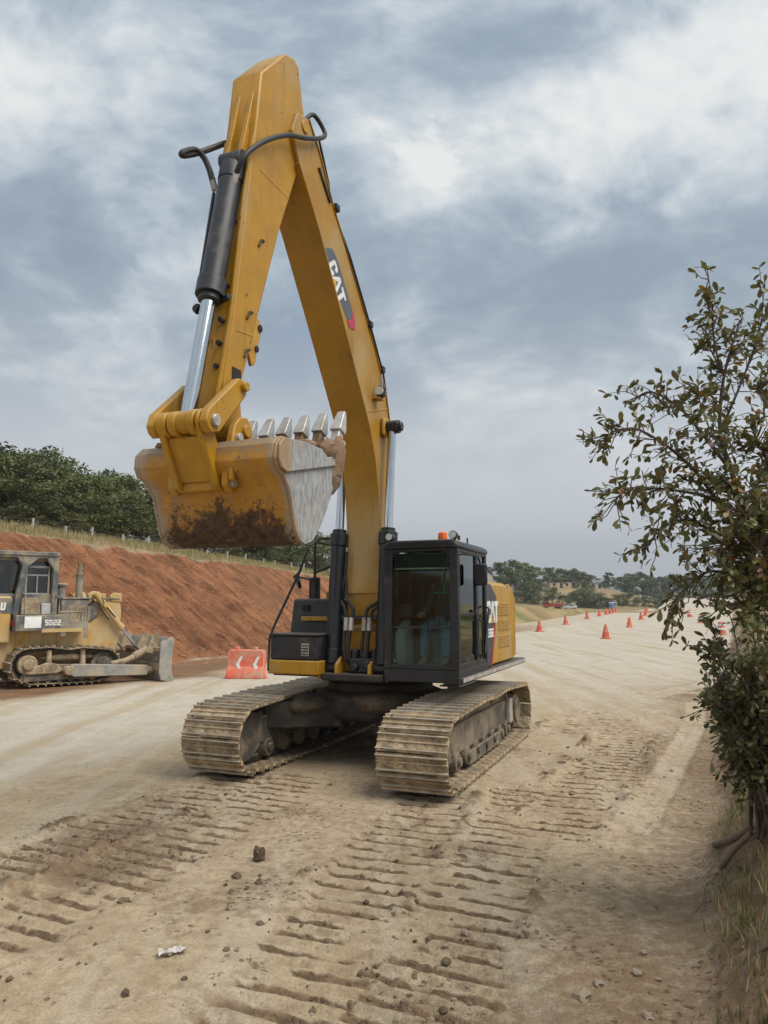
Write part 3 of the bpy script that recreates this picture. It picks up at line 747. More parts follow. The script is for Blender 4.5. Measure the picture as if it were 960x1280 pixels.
# ------------------------------------------------------------------ EXCAVATOR  (x forward, y towards its cab side, z up)
RZ = math.atan2(EF[1], EF[0])
EX = empty('excavator', (EXC_O[0], EXC_O[1], 0), RZ, 'large yellow crawler excavator with black cab and raised boom, parked on the dirt road', 'excavator')
Y = M['yellow']; BK = M['black']
cbm = MB().revolve([(.95, .60), (1.0, .66), (1.0, .93), (.86, .985)], n=28)
for sx_ in (1, -1):
    for sy_ in (1, -1):
        q_ = [(.15 * sx_, .30 * sy_), (.85 * sx_, .25 * sy_), (1.45 * sx_, 1.20 * sy_), (.72 * sx_, 1.20 * sy_)]
        cbm.prism(q_, .50, .88, 'z')
        cbm.prism([(q_[3][0], q_[3][1]), (q_[2][0], q_[2][1]), (1.5 * sx_, 1.38 * sy_), (.66 * sx_, 1.38 * sy_)], .34, .80, 'z')
cbm.build('carbody', M['dark_frame'], EX, .025)
lump('caked_dirt', (.75, .35, .86), (.45, .5, .16), M['dark_mud'], EX, 31); lump('caked_dirt', (.9, -.75, .82), (.4, .4, .14), M['dark_mud'], EX, 33)
MB().revolve([(.80, .98), (.80, 1.10), (.72, 1.10), (.72, 1.16), (.9, 1.16), (.9, 1.21)], n=36).build('turntable', M['dark_frame'], EX, .01)
# track shoe, local: x along the chain, z outwards
P_ = .218
shp = [(-.5, 0), (.47, 0), (.47, .012), (.5, .012), (.5, .028), (.44, .03), (.425, .062), (.385, .062), (.37, .03), (.10, .028), (.085, .046), (.035, .046), (.02, .028), (-.33, .028), (-.345, .062), (-.40, .062), (-.415, .028), (-.5, .024)]
shoe = MB().prism([(a * P_, b) for a, b in shp], -.44, .44)
shoe.box((-.06, -.16, .026), (-.02, -.10, .034)); shoe.box((-.06, .10, .026), (-.02, .16, .034))
for y_ in (-.13, .07): shoe.box((-.10, y_, -.11), (.10, y_ + .06, -.002))
shoe_me = shoe.mesh('track_shoe', M['shoe'], 25)
CH = .40
path = arc(2.03, .475, CH, -70, 88, 12) + [(1.3, .905), (.55, .925), (0, .905), (-.7, .93), (-1.3, .91)] + arc(-2.03, .475, CH, 95, 250, 12) + [(-1.6, .075), (1.6, .075)]
pts, pitch = loop_points(path, P_)
for sy, out in ((1.38, 1), (-1.38, -1)):
    tr = MB()
    # chain rails carried inside the shoes
    for q in range(len(pts)):
        pass
    tf = blk(((-1.75, sy - .23, .33), (1.62, sy + .23, .70)), ((-1.9, sy - .17, .30), (-1.3, sy + .17, .78))).build('track_frame', M['frame'], EX, .03)
    m = MB().prism([(-1.7, .70), (1.55, .70), (1.35, .80), (-1.5, .80)], sy - .17, sy + .17); m.build('frame_cap', M['mud'], tf, .02, label='dried mud caked on the track frame')
    for k in range(7):
        x = -1.45 + k * .47
        MB().cyl((x, sy - .25, .255), (x, sy + .25, .255), .125, n=14).cyl((x, sy - .29, .255), (x, sy + .29, .255), .06, n=10).build('track_roller', M['frame'], tf, .008)
    for x in (-.7, .75): MB().cyl((x, sy - .18, .79), (x, sy + .18, .79), .075, n=12).build('carrier_roller', M['frame'], tf)
    for x in (-.5, .45): blk(((x - .45, sy + out * .232, .12), (x + .45, sy + out * .262, .30))).build('roller_guard', M['frame'], tf, .01)
    # idler with its yoke plates
    MB().cyl((2.03, sy - .09, .475), (2.03, sy + .09, .475), .33, n=28).cyl((2.03, sy - .2, .475), (2.03, sy + .2, .475), .12, n=16).build('idler', M['frame'], tf, .015)
    for o_ in (-.2, .2):
        MB().prism([(1.56, .30), (1.86, .16)] + arc(2.03, .475, .33, -95, 95, 12) + [(1.80, .79), (1.56, .72)], sy + o_ - .02, sy + o_ + .02).build('idler_guard', M['frame'], tf, .01)
    sp = MB(); prof = []
    for k in range(22):
        for r_, d_ in ((.33, -.2), (.405, -.08), (.405, .08), (.33, .2)): prof.append((-2.03 + r_ * math.cos((k + d_ * 1.6) * 2 * math.pi / 22), .475 + r_ * math.sin((k + d_ * 1.6) * 2 * math.pi / 22)))
    sp.prism(prof, sy - .04, sy + .04).cyl((-2.03, sy - .26, .475), (-2.03, sy + .26, .475), .26, n=24).cyl((-2.03, sy + out * .26, .475), (-2.03, sy + out * .30, .475), .2, n=24)
    sp.build('sprocket', M['frame'], tf, .01)
    blk(((-1.62, sy + out * .234, .34), (-1.42, sy + out * .30, .72))).build('step', M['steel'], tf, .01)
    tr = MB()
    for (x, z, a) in pts:      # link rails under the shoes
        ca, sa = math.cos(a), math.sin(a)
        for y_ in (-.16, .10): 
            rot = Matrix.Rotation(-a, 3, 'Y')
            c = Vector((x - sa * -0.055, 0, z + ca * -0.055)) if False else Vector((x - sa * .045, 0, z + ca * .045))
            tr.box((c.x - .1, sy + y_, c.z - .035), (c.x + .1, sy + y_ + .06, c.z + .035), rot)
    tk = tr.build('track', M['dark_frame'], EX)
    for i, (x, z, a) in enumerate(pts):
        o = bpy.data.objects.new('track_shoe', shoe_me); col.objects.link(o); o.parent = tk
        # path runs counter-clockwise in (x,z): outward is to its right
        nx, nz = math.sin(a), -math.cos(a)
        o.matrix_local = Matrix(((math.cos(a), 0, nx, x), (0, -1, 0, sy), (math.sin(a), 0, nz, z), (0, 0, 0, 1)))
        o.rotation_euler.rotate_axis('Z', random.uniform(-.006, .006)); o.scale = (1, 1, 1)
# upper frame
up = MB(); up.box((-2.7, -1.35, 1.20), (.95, 1.0, 1.34)); up.box((.3, -.33, 1.20), (1.38, .60, 1.30))
up.build('upper_frame', M['dark_frame'], EX, .02)
blk(((.95, -1.15, 1.27), (1.44, -.345, 1.465))).build('front_deck', Y, EX, .02)
wk = blk(((-2.75, 1.46, 1.215), (1.36, 1.68, 1.30)), ((.66, 1.40, 1.19), (1.43, 1.69, 1.212))).build('catwalk', M['charcoal'], EX, .012)
blk(((1.362, 1.47, 1.222), (1.44, 1.67, 1.30))).build('catwalk_end', M['opening'], wk)
blk(((-2.7, 1.684, 1.235), (1.3, 1.69, 1.29))).build('rail_face', M['steel'], wk)
# left-hand storage boxes of the machine (image left)
tb = blk(((.93, -1.12, 1.47), (1.42, -.35, 1.80))).build('tool_box', M['charcoal'], EX, .025, 3)
blk(((.91, -1.14, 1.803), (1.44, -.335, 1.835))).build('lid', M['charcoal'], tb, .012)
gr = blk(((1.422, -.62, 1.53), (1.432, -.50, 1.70))).build('badge', M['steel'], tb, .004)
for k in range(4): blk(((1.433, -.61, 1.545 + k * .04), (1.437, -.51, 1.56 + k * .04))).build('slat', M['opening'], gr)
tk_ = MB().prism([(-1.15, 1.34), (.72, 1.34), (.72, 1.86), (.62, 2.33), (-1.15, 2.33)], -1.2, -.46).build('fuel_tank', M['charcoal'], EX, .04, 3)
blk(((.74, -.98, 2.0), (.78, -.50, 2.065))).build('grab_handle', Y, tk_, .01)
blk(((.67, -1.0, 2.15), (.70, -.9, 2.24))).build('fuel_plate', M['opening'], tk_)
MB().cyl((.25, -.72, 2.33), (.25, -.72, 2.44), .09).build('filler_cap', Y, tk_, .01)
MB().cyl((.3, -1.0, 2.33), (.3, -1.0, 2.66), .09, n=14).cyl((.3, -1.0, 2.66), (.3, -1.0, 3.16), .022, n=8).build('mirror_mast', BK, tk_)
hr = MB().tube([(1.43, -1.14, 1.31), (1.43, -1.13, 1.76), (1.40, -1.08, 1.93), (1.2, -.78, 2.72), (1.12, -.68, 3.1), (1.0, -.62, 3.16), (.6, -.60, 3.14)], .019, 8)
hr.tube([(.7, -.80, 2.33), (.7, -.79, 3.18), (.68, -.70, 3.24), (.6, -.15, 3.22), (.4, .0, 3.1)], .02, 8).tube([(.7, -.79, 2.72), (.66, -.5, 2.84), (.5, -.35, 2.86)], .02, 8).tube([(1.2, -.78, 2.72), (.95, -1.0, 2.66), (.3, -1.0, 2.62)], .017, 8)
hr.tube([(.95, -1.0, 2.66), (1.05, -.86, 2.5), (1.22, -.80, 2.6)], .03, 8)
hr.build('handrail', BK, EX)
# engine hood, side doors and counterweight
eh = blk(((-2.5, -1.2, 1.34), (-.75, 1.0, 2.42))).build('engine_cover', M['charcoal'], EX, .05, 3)
MB().prism([(1.0, 2.40), (1.48, 2.55), (1.44, 2.70), (1.3, 2.82), (1.05, 2.88), (.2, 2.88), (-.2, 2.82), (-.5, 2.55)], -1.45, -.35, 'x').build('hood_hump', M['dozer_grey'], eh, .05, 3)
MB().cyl((-1.6, -.6, 2.4), (-1.6, -.6, 3.0), .09).build('exhaust', BK, eh)
sp_ = MB().prism([(-.16, 1.32), (-.16, 2.50), (-.34, 2.56), (-.45, 2.56), (-.86, 2.36), (-.44, 1.32)], 1.0, 1.63).build('side_panel', M['dark_decal'], EX, .012)
MB().prism([(-.447, 1.335), (-.50, 1.335), (-.775, 2.0), (-.715, 1.995)], 1.60, 1.636).build('red_stripe', M['red_stripe'], sp_)
lt = letters('CAT', (-.21, 1.965), (-1, 0), (0, 1), .33, 1.631, 1.637, 0, -.12); lt.build('lettering', M['white_print'], sp_)
MB().prism([(-.40, 1.966), (-.55, 1.966), (-.475, 2.12)], 1.631, 1.641).build('logo_triangle', M['logo_yellow'], sp_)
letters('336E', (-.25, 1.75), (-1, 0), (0, 1), .13, 1.631, 1.637, 0, .06).build('lettering', M['white_print'], sp_)
dr_ = MB().prism([(-.50, 1.32), (-.88, 2.34), (-.47, 2.565), (-1.72, 2.565), (-2.0, 2.40), (-2.02, 1.32)], 1.0, 1.60).build('engine_door', M['panel_yellow'], EX, .03, 3)
blk(((-1.98, .98, 2.44), (-.5, 1.5, 2.60))).build('door_top', M['panel_yellow'], dr_, .03)
for k, (z0, z1) in enumerate(((1.55, 1.76), (1.82, 2.0), (2.06, 2.28))):
    g_ = blk(((-1.82, 1.601, z0), (-1.02 - .12 * 0, 1.606, z1))).build('louvre_panel', M['panel_yellow'], dr_, .003)
    ls = MB()
    for q in range(5): ls.box((-1.80, 1.606, z0 + .02 + q * (z1 - z0) / 5.4), (-1.05, 1.616, z0 + .035 + q * (z1 - z0) / 5.4))
    ls.build('louvre', M['panel_yellow'], g_); 
cwp = [(-2.05, -1.45), (-2.05, 1.50), (-2.45, 1.52), (-2.75, 1.40), (-3.15, 1.05), (-3.35, .5), (-3.4, 0), (-3.35, -.5), (-3.15, -1.05), (-2.75, -1.40)]
MB().prism(cwp, 1.22, 2.46, 'z').build('counterweight', M['panel_yellow'], EX, .09, 4)
MB().prism([(-2.03, 1.30), (-2.12, 1.30), (-2.50, 1.36), (-2.50, 2.34), (-2.30, 2.52), (-2.03, 2.60)], 1.48, 1.57).build('rear_door_edge', Y, EX, .03, 3)
# cab
cab = MB()
z0, z1 = 1.235, 3.08
def post(a, b, t=.04): cab.box((a[0] - t, a[1] - t, a[2]), (a[0] + t, a[1] + t, b))
cab.box((-.12, .62, 1.23), (1.40, 1.66, 1.40))                    # floor sill
cab.box((-.12, .62, 1.40), (-.05, 1.66, 2.98))                    # back wall
cab.box((-.05, .62, 1.40), (.95, .655, 2.06))                     # boom side wall
for x0, x1, y0, y1 in ((1.32, 1.41, .62, .735), (1.30, 1.41, 1.545, 1.662), (.36, .47, 1.60, 1.658), (-.12, -.03, 1.60, 1.658), (.36, .45, .62, .66)):
    cab.box((x0, y0, 1.398), (x1, y1, 2.985))
cab.box((1.33, .72, 1.398), (1.405, 1.56, 1.46)); cab.box((1.33, .72, 2.945), (1.405, 1.56, 2.985))
for yy, dy in ((.735, 1), (1.545, -1)):        # rounded corners of the windscreen opening
    for zz2, dzz in ((1.46, 1), (2.945, -1)):
        cab.prism([(yy, zz2), (yy + dy * .13, zz2), (yy + dy * .05, zz2 + dzz * .03), (yy + dy * .02, zz2 + dzz * .07), (yy, zz2 + dzz * .17)], 1.345, 1.40, 'x')
cab.box((.45, 1.60, 1.40), (1.31, 1.655, 1.47)); cab.box((-.03, 1.605, 2.94), (1.31, 1.655, 2.985)); cab.box((-.03, 1.60, 1.40), (.37, 1.655, 1.46))
CAB = cab.build('cab', BK, EX, .016, 3)
rf = MB().prism([(.60, 2.985), (.62, 3.06), (.70, 3.10), (1.58, 3.10), (1.66, 3.06), (1.685, 2.985)], -.16, 1.43, 'x').build('roof', BK, CAB, .03, 3)
blk(((.05, .8, 3.10), (.85, 1.5, 3.125))).build('roof_hatch', M['charcoal'], rf, .01)
MB().cyl((.9, 1.30, 3.10), (.9, 1.30, 3.13), .075, n=16).build('beacon_base', BK, rf)
MB().revolve([(.062, 0), (.066, .03), (.062, .10), (.045, .115)], (.9, 1.30, 3.13), 18).build('beacon', M['amber'], rf)
for yy, zz2 in ((1.60, 3.155), (.70, 3.155)):
    MB().cyl((1.30, yy, zz2), (1.42, yy, zz2), .048, .056, 16).box((1.30, yy - .012, zz2 - .09), (1.34, yy + .012, zz2)).build('work_lamp', BK, rf, .004)
    MB().cyl((1.421, yy, zz2), (1.428, yy, zz2), .046, n=16).build('lamp_lens', M['lamp'], rf)
MB().cyl((.35, 1.5, 3.1), (.35, 1.5, 3.2), .012, n=6).cyl((1.2, 1.62, 3.1), (1.2, 1.62, 3.16), .02, n=8).build('aerial', BK, rf)
blk(((1.375, .737, 1.955), (1.38, 1.543, 2.944))).build('windscreen', M['glass'], CAB)
blk(((1.375, .737, 1.462), (1.38, 1.543, 1.925))).build('lower_windscreen', M['glass'], CAB)
blk(((1.36, .735, 1.926), (1.392, 1.545, 1.954))).build('glazing_bar', BK, CAB, .004)
blk(((1.30, .74, 2.71), (1.325, 1.54, 2.735))).build('sun_visor_rail', M['steel'], CAB, .004)
blk(((1.315, .76, 2.736), (1.322, 1.52, 2.93))).build('sun_blind', M['charcoal'], CAB)
MB().tube([(1.40, 1.50, 1.98), (1.402, 1.40, 2.3), (1.402, 1.535, 2.9)], .008, 6).tube([(1.41, 1.08, 2.93), (1.415, 1.45, 2.90)], .008, 6).build('wiper', BK, CAB)
dg = blk(((.475, 1.622, 1.475), (1.295, 1.632, 2.10))).build('door_lower_glass', M['glass_side'], CAB)
blk(((.475, 1.622, 2.135), (1.295, 1.632, 2.935))).build('door_upper_glass', M['glass_side'], CAB)
blk(((.47, 1.61, 2.10), (1.30, 1.652, 2.134))).build('door_rail', M['charcoal'], CAB, .004)
blk(((-.025, 1.622, 1.465), (.355, 1.632, 2.935))).build('quarter_glass', M['glass_side'], CAB)
blk(((.90, .635, 2.07), (1.31, .645, 2.95)), ((-.04, .635, 2.07), (.35, .645, 2.95)), ((.46, .635, 2.07), (.89, .645, 2.95))).build('boom_side_glass', M['glass_side'], CAB)
blk(((.50, 1.655, 2.12), (.62, 1.68, 2.17))).build('door_handle', BK, CAB, .008)
MB().tube([(.30, 1.66, 1.52), (.30, 1.72, 1.56), (.02, 1.72, 2.18), (.0, 1.66, 2.22)], .016, 8).tube([(.33, 1.655, 1.5), (.33, 1.70, 1.55), (.33, 1.70, 2.0), (.33, 1.655, 2.04)], .014, 8).build('grab_rail', BK, CAB)
MB().tube([(1.34, 1.60, 2.90), (1.30, 1.75, 2.90), (.9, 1.80, 2.89), (.78, 1.80, 2.80)], .012, 8).build('mirror_arm', BK, CAB)
mi = blk(((.76, 1.70, 2.50), (.83, 1.90, 2.80))).build('side_mirror', BK, CAB, .03, 3)
# inside the cab
st = blk(((.18, .95, 1.75), (.72, 1.42, 1.88)), ((.08, .95, 1.88), (.24, 1.42, 2.45)), ((.25, 1.02, 1.40), (.6, 1.35, 1.75))).build('seat', M['seat_fabric'], CAB, .05, 3)
blk(((.1, 1.03, 2.46), (.2, 1.34, 2.66))).build('headrest', M['seat_fabric'], st, .04, 3)
MB().prism([(.80, 1.40), (1.18, 1.40), (1.22, 1.85), (.95, 2.05), (.80, 1.9)], .70, .83).build('console', M['seat_fabric'], CAB, .04, 3)
blk(((1.0, .68, 2.06), (1.08, .90, 2.24))).build('monitor', M['charcoal'], CAB, .02)
for yy in (.90, 1.47): 
    blk(((.2, yy - .06, 1.88), (.7, yy + .06, 1.98))).build('armrest', M['charcoal'], CAB, .03)
    MB().tube([(.62, yy, 1.98), (.66, yy, 2.16)], [.018, .026], 8).build('joystick', BK, CAB)
for yy in (1.11, 1.26): MB().tube([(1.10, yy, 1.42), (1.08, yy, 1.62), (.98, yy, 2.06)], .014, 8).box((1.05, yy - .05, 1.41), (1.25, yy + .05, 1.45)).build('travel_lever', BK, CAB)

# boom foot, boom
for yy in (-.245, .385):
    MB().prism([(-.45, 1.30), (.95, 1.30), (.98, 1.55), (.62, 2.12), (.35, 2.22), (.1, 2.1), (-.3, 1.6)], yy - .03, yy + .03).build('boom_bracket', Y, EX, .02)
MB().prism([(.55, 1.30), (1.02, 1.30), (1.02, 1.86), (.80, 2.02)], -.2, .34).build('boom_mount', Y, EX, .02)
front = [(.93, 2.05), (.93, 2.4), (.88, 2.9), (.90, 3.4), (.96, 3.9), (1.07, 4.3), (1.26, 4.72), (1.55, 5.12), (2.2, 6.0), (2.9, 6.9), (3.45, 7.5), (3.62, 7.82)]
back = [(3.50, 8.12), (3.22, 8.2), (2.95, 7.95), (2.5, 7.40), (2.15, 7.06), (1.5, 6.38), (1.07, 5.93), (.66, 5.36), (.40, 4.7), (.43, 4.0), (.44, 3.2), (.36, 2.5), (.24, 1.95), (.38, 1.78), (.75, 1.85)]
bp = front + back
# two side plates with belly and back plates set between them, as welded
bm_ = MB().prism(bp, -.15, .35)
BOOM = bm_.build('boom', M['yellow_clean'], EX, .018)
def flange(line, off, y0, y1, name, parent, mat_):
    """thin plate following a line"""
    line = [Vector(q) for q in line]; outl = []; inl = []
    for i, q in enumerate(line):
        d = (line[min(i+1, len(line)-1)] - line[max(i-1, 0)]).normalized(); nrm = Vector((-d.y, d.x))
        outl.append(tuple(q + nrm * off[1])); inl.append(tuple(q + nrm * off[0]))
    return MB().prism(outl + inl[::-1], y0, y1).build(name, mat_, parent, .004)
flange(front[1:-1], (-.022, .004), -.165, .365, 'belly_plate', BOOM, M['yellow_clean'])
flange(back[1:-4][::-1], (-.004, .02), -.165, .365, 'back_plate', BOOM, M['yellow_clean'])
# logo panel on the boom
dcl = MB().prism([(2.78, 6.74), (2.52, 6.84), (2.32, 6.70), (1.88, 6.21), (1.82, 6.02), (1.99, 6.0), (2.4, 6.32)], .351, .3545).build('logo_decal', M['grey_decal'], BOOM)
MB().prism([(1.905, 6.245), (1.80, 6.10), (1.81, 5.985), (2.0, 5.965), (2.07, 6.045), (1.93, 6.09)], .3546, .357).build('red_stripe', M['magenta'], dcl)
a_ = R(225 - 5)
xd = (-.655, -.755); yd = (-.755, .655)
letters('CAT', (2.655, 6.575), xd, yd, .245, .3546, .357, 0.05, -.05).build('lettering', M['white_print'], dcl)
tri0 = Vector((2.655, 6.575)) + Vector(xd) * .245 * .86
MB().prism([tuple(tri0 + Vector(xd) * .11), tuple(tri0 - Vector(xd) * .03 + Vector(yd) * .0), tuple(tri0 + Vector(xd) * .04 + Vector(yd) * .10)], .3572, .359).build('logo_triangle', M['logo_yellow'], dcl)
for yy, lab in ((.47, 1), (-.27, -1)):
    bl = blk(((1.02, min(yy - lab * .12, yy), 5.18), (1.20, max(yy - lab * .12, yy), 5.20))).build('lamp_bracket', Y, BOOM)
    MB().revolve([(.03, 0), (.065, .02), (.07, .14), (.05, .17)], (1.12, yy - .01, 5.20), 14).build('work_lamp', BK, bl)
    MB().cyl((1.17, yy - .01, 5.29), (1.20, yy - .01, 5.29), .06, n=14).build('lamp_lens', M['lamp'], bl)
    blk(((1.10, yy - .03, 5.37), (1.14, yy + .01, 5.55))).build('lamp_stay', M['steel'], bl)
MB().tube([(.38, .30, 5.0), (.80, .36, 5.66), (1.25, .365, 6.16), (2.0, .365, 6.93), (2.42, .33, 7.36), (2.48, .30, 7.50)], .022, 8).tube([(.40, .24, 5.06), (1.30, .26, 6.22), (2.40, .26, 7.40)], .02, 8).tube([(2.50, .30, 7.52), (2.62, .33, 7.70), (2.85, .36, 7.93), (2.98, .36, 8.12)], .016, 8).build('boom_pipe', BK, BOOM)
for x, z in ((2.46, 7.44), (1.32, 6.25), (.85, 5.72)): blk(((x - .06, .22, z - .05), (x + .04, .40, z + .04))).build('pipe_clamp', BK, BOOM, .008)
flange([(2.95, 7.72), (2.62, 7.42)], (-.02, .02), .351, .375, 'guide_rib', BOOM, M['charcoal'])
for a, b in (((.90, 2.62), (.06, 2.62)), ((1.40, 4.94), (.52, 5.20))): flange([a, b], (-.012, .012), -.156, .356, 'weld_seam', BOOM, M['yellow_clean'])
# stick cylinder lying along the boom's back
def ram(name, a, b, split, rb, rr, parent, mat_=M['barrel'], eye=.11, eye_m=None):
    """hydraulic cylinder: barrel from a, polished rod reaching b"""
    a = Vector(a); b = Vector(b); d = (b - a).normalized(); c = a + (b - a) * split
    m = MB().cyl(a + d * eye * .7, c, rb, n=22).cyl(c - d * .17, c + d * .01, rb * 1.2, n=22).cyl(a + d * eye * .6, a + d * (eye + .16), rb * 1.08, n=20)
    m.cyl(c + d * .01, c + d * .07, rb * .9, n=20)
    m.cyl(a - Vector((0, rb * 1.05, 0)), a + Vector((0, rb * 1.05, 0)), eye, n=18)
    o = m.build(name, mat_, parent, .006)
    MB().cyl(c, b - d * eye * .5, rr, n=20).build('rod', M['chrome'], o)
    MB().cyl(b - Vector((0, rb, 0)), b + Vector((0, rb, 0)), eye, n=18).build('rod_eye', eye_m or Y, o, .008)
    return o
ram('stick_cylinder', (.85, .1, 6.05), (3.30, .1, 8.62), .70, .105, .06, EX)
# stick
sb = [(3.72, 8.74), (3.50, 8.84), (3.38, 8.80), (3.22, 8.25), (3.36, 7.45), (3.77, 6.50), (4.33, 4.92), (4.50, 4.42), (4.44, 4.05), (4.48, 3.86), (4.60, 3.80), (4.72, 3.88), (4.76, 4.05)]
sf = [(4.79, 4.45), (4.66, 5.10), (4.44, 6.68), (4.31, 7.5), (4.23, 8.14)]
STK = MB().prism(sb + sf, -.09, .29).build('stick', Y, EX, .02)
for yy in (-.075, .275):
    pass
flange([(4.87, 4.2), (4.68, 5.10), (4.46, 6.68), (4.33, 7.3)], (-.025, .012), -.085, -.055, 'edge_rib', STK, Y)
flange([(4.87, 4.2), (4.68, 5.10), (4.46, 6.68), (4.33, 7.3)], (-.025, .012), .255, .285, 'edge_rib', STK, Y)
for a, b in (((4.21, 6.98), (3.57, 6.98)), ((4.60, 5.02), (4.28, 5.06))): flange([a, b], (-.010, .010), -.094, .294, 'weld_seam', STK, Y)
for y0 in (-.015, .155): MB().prism([(4.225, 8.05), (4.50, 6.95), (4.42, 6.85), (4.20, 7.95)], y0, y0 + .06).build('cylinder_lug', Y, STK, .01)
for x, z in ((4.40, 5.26), (4.43, 4.84), (4.20, 6.15)): 
    MB().tube([(x - .09, .292, z + .05), (x - .02, .31, z + .03), (x + .02, .30, z - .06)], .014, 6).build('hose_clip', M['dark_frame'], STK)
for z, x in ((6.25, 4.55), (5.5, 4.66), (5.1, 4.72), (4.85, 4.74), (4.6, 4.77)): MB().cyl((x - .05, .18, z), (x + .02, .18, z), .028, n=8).build('grease_boss', M['dark_frame'], STK)
# lifting hook plate on the back of the stick
hk = MB().prism([(4.26, 5.22), (4.20, 5.30), (4.13, 5.30), (4.08, 5.22), (4.11, 5.10), (4.16, 4.98), (4.20, 4.78), (4.27, 4.74), (4.33, 4.86)], .235, .275)
hk.build('hook_plate', M['panel_yellow'], STK, .01)
MB().cyl((4.13, .225, 5.20), (4.13, .29, 5.20), .04, n=12).build('hook_eye', M['opening'], STK); MB().cyl((4.19, .225, 4.95), (4.19, .29, 4.95), .035, n=12).build('hook_eye', M['opening'], STK)
for x, z, r_ in ((4.63, 4.40, .085), (4.59, 3.95, .11), (3.33, 8.03, .13)): MB().cyl((x, -.31 if z < 5 else -.17, z), (x, .46 if z < 5 else .37, z), r_ * .6, n=16).build('pivot_pin', Y, STK, .01)
blk(((4.50, .291, 4.38), (4.66, .30, 4.62))).build('grease_patch', M['opening'], STK, .02)
# bucket cylinder in front of the stick
BC = ram('bucket_cylinder', (4.44, .1, 6.98), (5.10, .1, 3.96), .545, .125, .075, EX)
MB().cyl((4.72, .14, 5.28), (4.78, .32, 5.30), .03).cyl((4.75, -.1, 5.26), (4.75, -.06, 5.22), .05, n=8).tube([(4.56, -.06, 6.6), (4.80, -.05, 5.36)], .018, 8).build('bucket_cylinder_pipe', BK, BC)
MB().tube([(4.56, .20, 6.72), (4.58, .30, 6.88), (4.47, .35, 7.06), (4.18, .38, 7.34), (3.80, .40, 7.62), (3.44, .42, 7.80), (3.02, .42, 8.06), (2.84, .38, 8.26), (3.0, .30, 8.42), (3.20, .26, 8.20)], .029, 10, smooth=5).build('hydraulic_hose', M['rubber'], EX)
MB().tube([(4.48, -.14, 6.80), (4.50, -.18, 6.95), (4.55, -.22, 7.06), (4.66, -.25, 7.08), (4.80, -.27, 6.98), (4.84, -.28, 6.93), (4.78, -.28, 6.95), (4.55, -.25, 7.12), (4.20, -.18, 7.42)], .033, 10, smooth=5).build('hydraulic_hose', M['rubber'], EX)
MB().cyl((4.56, .17, 6.62), (4.56, .22, 6.76), .035).build('hose_fitting', M['steel'], EX); MB().cyl((4.46, -.12, 6.70), (4.48, -.15, 6.84), .035).build('hose_fitting', M['steel'], EX)
# linkage
lk = MB()
for yy in (-.235, .365):
    d = Vector((5.10 - 4.63, 3.95 - 4.40)); L = d.length; d.normalize(); nn = Vector((-d.y, d.x))
    a, b = Vector((4.63, 4.40)), Vector((5.10, 3.95))
    prof = [tuple(a + nn * .10), tuple(b + nn * .13), tuple(b + d * .11 + nn * .07), tuple(b + d * .13), tuple(b + d * .11 - nn * .07), tuple(b - nn * .13), tuple(a - nn * .10), tuple(a - d * .1)]
    MB().prism(prof, yy - .045, yy + .045).build('idler_link', Y, EX, .015)
PL = MB()
for y0, y1 in ((-.185, -.07), (-.05, .04), (.16, .25), (.27, .315)): PL.cyl((5.10, y0, 3.95), (5.10, y1, 3.95), .125, n=20)
pw = []
for yy in (-.15, .28):
    PL.prism([(5.19, 3.90), (5.0, 3.98), (4.72, 3.44), (4.74, 3.36), (4.80, 3.33), (4.90, 3.37)], yy - .035, yy + .035)
PL.box((4.70, -.14, 3.34), (4.84, .30, 3.46)).box((4.94, -.13, 3.40), (4.97, .28, 3.86), Matrix.Rotation(R(30), 3, 'Y'), (4.95, 0, 3.6))
PL.build('power_link', Y, EX, .015)
MB().cyl((5.10, -.31, 3.95), (5.10, .445, 3.95), .06, n=16).build('link_pin', M['steel'], EX, .01)
# bucket
outer = [(4.84, 3.94), (4.92, 3.86), (4.94, 3.72), (4.88, 3.58), (4.76, 3.46), (4.66, 3.32), (4.59, 3.12), (4.54, 2.96), (4.45, 2.86), (4.33, 2.825), (4.18, 2.87), (4.02, 3.02), (3.86, 3.24), (3.72, 3.52), (3.60, 3.80), (3.46, 4.08)]
low_ = lambda P: [(a, b - .13 * float(sm(3.35, 3.75, b))) for a, b in P]
outer = low_(outer)
BW0, BW1 = -.60, .94
def offs(line, t):
    ln = [Vector(q) for q in line]; o = []
    for i, q in enumerate(ln):
        d = (ln[min(i+1, len(ln)-1)] - ln[max(i-1, 0)]).normalized(); o.append(tuple(q + Vector((-d.y, d.x)) * t))
    return o
inner = offs(outer, -.045)
if sum(abs(a[0]-4.2) for a in inner) > sum(abs(a[0]-4.2) for a in outer): inner = offs(outer, .045)
BKT = MB().prism(outer + inner[::-1], BW0, BW1).build('bucket', M['bucket'], EX, .01)
side = outer + low_([(3.60, 4.05), (3.78, 3.93), (3.92, 3.90), (4.06, 3.97), (4.4, 3.97)])
MB().prism(side, BW1 + .001, BW1 + .035).build('side_plate', M['bucketside'], BKT, .008)
MB().prism(side, BW0 - .035, BW0 - .001).build('side_plate', M['bucket'], BKT, .008)
for yy in (BW1 + .036, BW0 - .066):
    MB().prism(low_([(4.83, 3.93), (4.91, 3.85), (4.92, 3.72), (4.87, 3.59), (4.765, 3.535), (3.77, 3.835), (3.72, 3.86), (3.80, 3.93), (3.92, 3.905), (4.06, 3.965), (4.4, 3.965)]), yy, yy + .03).build('side_cutter', M['bucketside'], BKT, .008)
    pass
lump('mud_cake', (3.6, 0.93, 3.75), (.17, .085, .36), M['mud_smear'], BKT, 5).rotation_euler = (0, R(-22), 0)
lump('mud_cake', (3.74, 0.9, 3.87), (.16, .10, .13), M['mud_smear'], BKT, 9)
